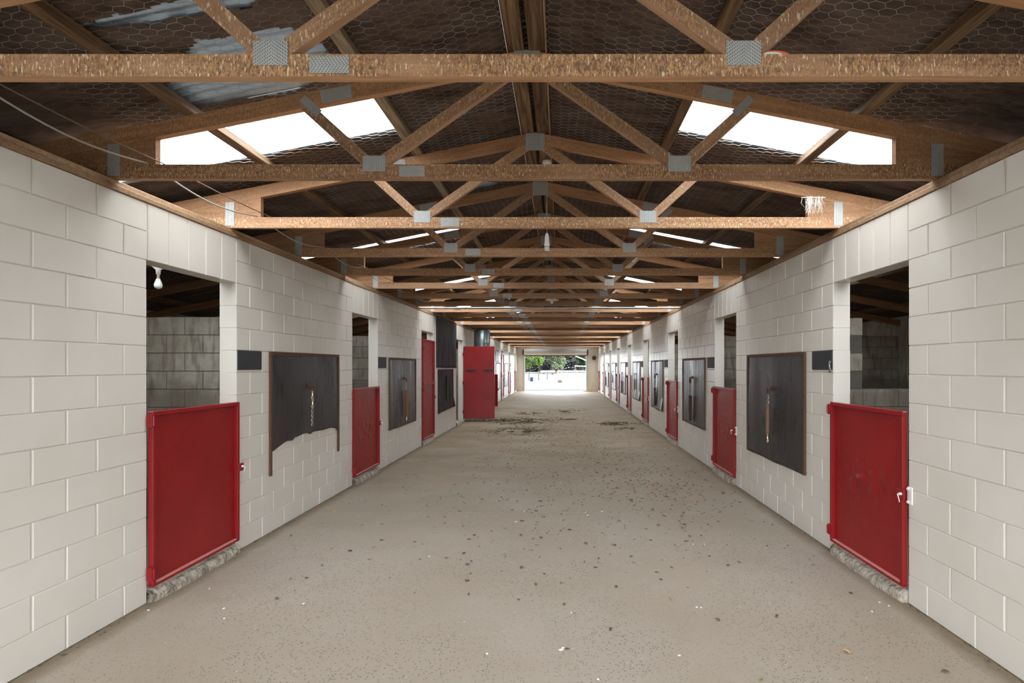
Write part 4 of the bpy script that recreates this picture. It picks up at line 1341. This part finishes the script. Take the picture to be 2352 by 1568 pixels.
tree(at(1206, 122), 122, 11, 3.2, 'leafA', 'bright green leafy tree at the left outside the far doorway', 1, 5200)
tree(at(1240, 130), 130, 12, 3.4, 'leafA', 'bright green tree just right of the leftmost one outside', 2, 5200)
tree(at(1284, 124), 124, 10, 3.4, 'leafB', 'olive grey-green spreading tree outside at the doorway centre', 3, 5200)
tree(at(1332, 134), 134, 13, 4.0, 'leafC', 'deep green tree at the right outside the far doorway', 4, 5200)
tree(at(1268, 150), 150, 15, 5.0, 'leafC', 'dark green tree behind the olive tree outside', 5, 6000)
tree(at(1312, 152), 152, 15, 5.0, 'leafB', 'tall olive tree at the back, right of the doorway centre', 8, 6000)
tree(at(1368, 130), 130, 12, 3.6, 'leafC', 'deep green tree hidden partly behind the doorway edge outside', 6, 4000)
tree(at(1210, 152), 152, 15, 5.0, 'leafC', 'dark green tree behind the left edge of the doorway outside', 7, 6000)
m = MB(); q = random.Random(8)
for k in range(4200):
    c = Vector((q.uniform(-14, 12), 142 + q.uniform(-1, 1), q.uniform(0.0, 3.2))); s = q.uniform(.25, .5)
    a = Vector((q.gauss(0, 1), q.gauss(0, 1), q.gauss(0, 1))).normalized(); b2 = a.orthogonal().normalized(); i = len(m.v)
    m.v += [tuple(c - a * s), tuple(c + b2 * s * .5), tuple(c + a * s), tuple(c - b2 * s * .5)]; m.f.append((i, i + 1, i + 2, i + 3))
o = m.build('hedge', 'hedge'); tag(o, 'dark scrubby hedge under the trees outside', 'hedge', kind='stuff')
# flat white trailer
d = 103
r = empty('trailer', (at(1259, d), d, -0.03))
MB().bbox(-1.4, 1.3, -.8, .8, .34, .58, .02).build('trailer_body', 'dullwhite', r)
MB().bbox(-1.45, 1.35, -.85, .85, .58, .74, .02).build('trailer_deck', 'whitemetal', r)
for s in (-1, 1): MB().tube([(s * .85, -.86, .17), (s * .85, -.66, .17)], .17, 14).build('wheel', 'tread', r)
MB().bbox(1.38, 1.85, -.5, .5, .2, .66, .02).build('tail_box', 'redtin', r)
tag(r, 'low white trailer with a red end parked in the yard', 'trailer')
# white rail fence on the right
d = 84
r = empty('rail_fence', (at(1318, d), d, -.03))
for z in (.12, .44, .76): MB().bbox(-2.6, 3.6, -.03, .03, z, z + .16, .008).build('rail', 'whitemetal', r)
for k in range(5): MB().bbox(-2.6 + 1.5 * k, -2.48 + 1.5 * k, .03, .13, 0, .98, .01).build('post', 'dullwhite', r)
tag(r, 'white rail fence in the yard outside at the right', 'fence')
# shelter roof on posts
d = 98
r = empty('shelter', (at(1335, d), d, -.03))
MB().prism([(-1.2, 1.62), (2.4, 1.45), (2.4, 1.58), (-1.2, 1.78)], -1.2, 1.2).build('shelter_roof', 'whitemetal', r)
for x in (-1.05, 0.3, 2.2): MB().bbox(x - .07, x + .07, -1.05, -.92, 0, 1.62, .01).build('post', 'bark' if x < 1 else 'dullwhite', r)
tag(r, 'open shelter with a white sloping roof outside at the right', 'shelter')
# post and wire fence on the left
d = 56
r = empty('wire_fence', (at(1210, d), d, -.03))
for k in range(4): MB().tube([(-.9 + k * .95, k * 3.0, 0), (-.9 + k * .95, k * 3.0, 1.05)], .055, 8).build('post', 'postwood', r)
for z in (.35, .65, .95): MB().tube([(-.9 + k * .95, k * 3.0 - .06, z) for k in range(4)], .008, 5).build('fence_wire', 'galv', r)
tag(r, 'post and wire fence running away outside at the left', 'fence')
d = 57
r = empty('bucket', (at(1221, d), d, -.03))
MB().lathe([(.14, 0), (.19, .42), (.205, .43), (.205, .46), (.17, .46), (.13, .05)], n=18).build('bucket_body', 'blue', r, True)
MB().tube([(.19 * math.cos(a), 0, .44 + .17 * math.sin(a)) for a in [PI * k / 10 for k in range(11)]], .008, 5).build('bucket_handle', 'galv', r)
tag(r, 'blue bucket standing in the yard by the wire fence', 'bucket')
d = 53
r = empty('stone_block', (at(1286, d), d, -.03))
MB().bbox(-.2, .2, -.15, .15, 0, .24, .03).build('block_body', 'postwood', r); MB().bbox(-.12, .12, -.1, .1, .24, .30, .02).build('block_top', 'mortar', r)
tag(r, 'small grey block on the white yard in the doorway centre', 'block')
# slanting white pole on a stand beyond the right edge of the doorway
d = 48
r = empty('boom_gate', (at(1368, d), d, -.03))
MB().tube([(0, 0, 0), (0, 0, 2.0)], .07, 10).build('post', 'galv', r)
MB().tube([(.5, -.05, 1.62), (-2.0, -.05, 2.66)], .045, 10).build('boom', 'whitemetal', r)
tag(r, 'white slanting boom pole outside, at the top right of the doorway', 'boom pole')
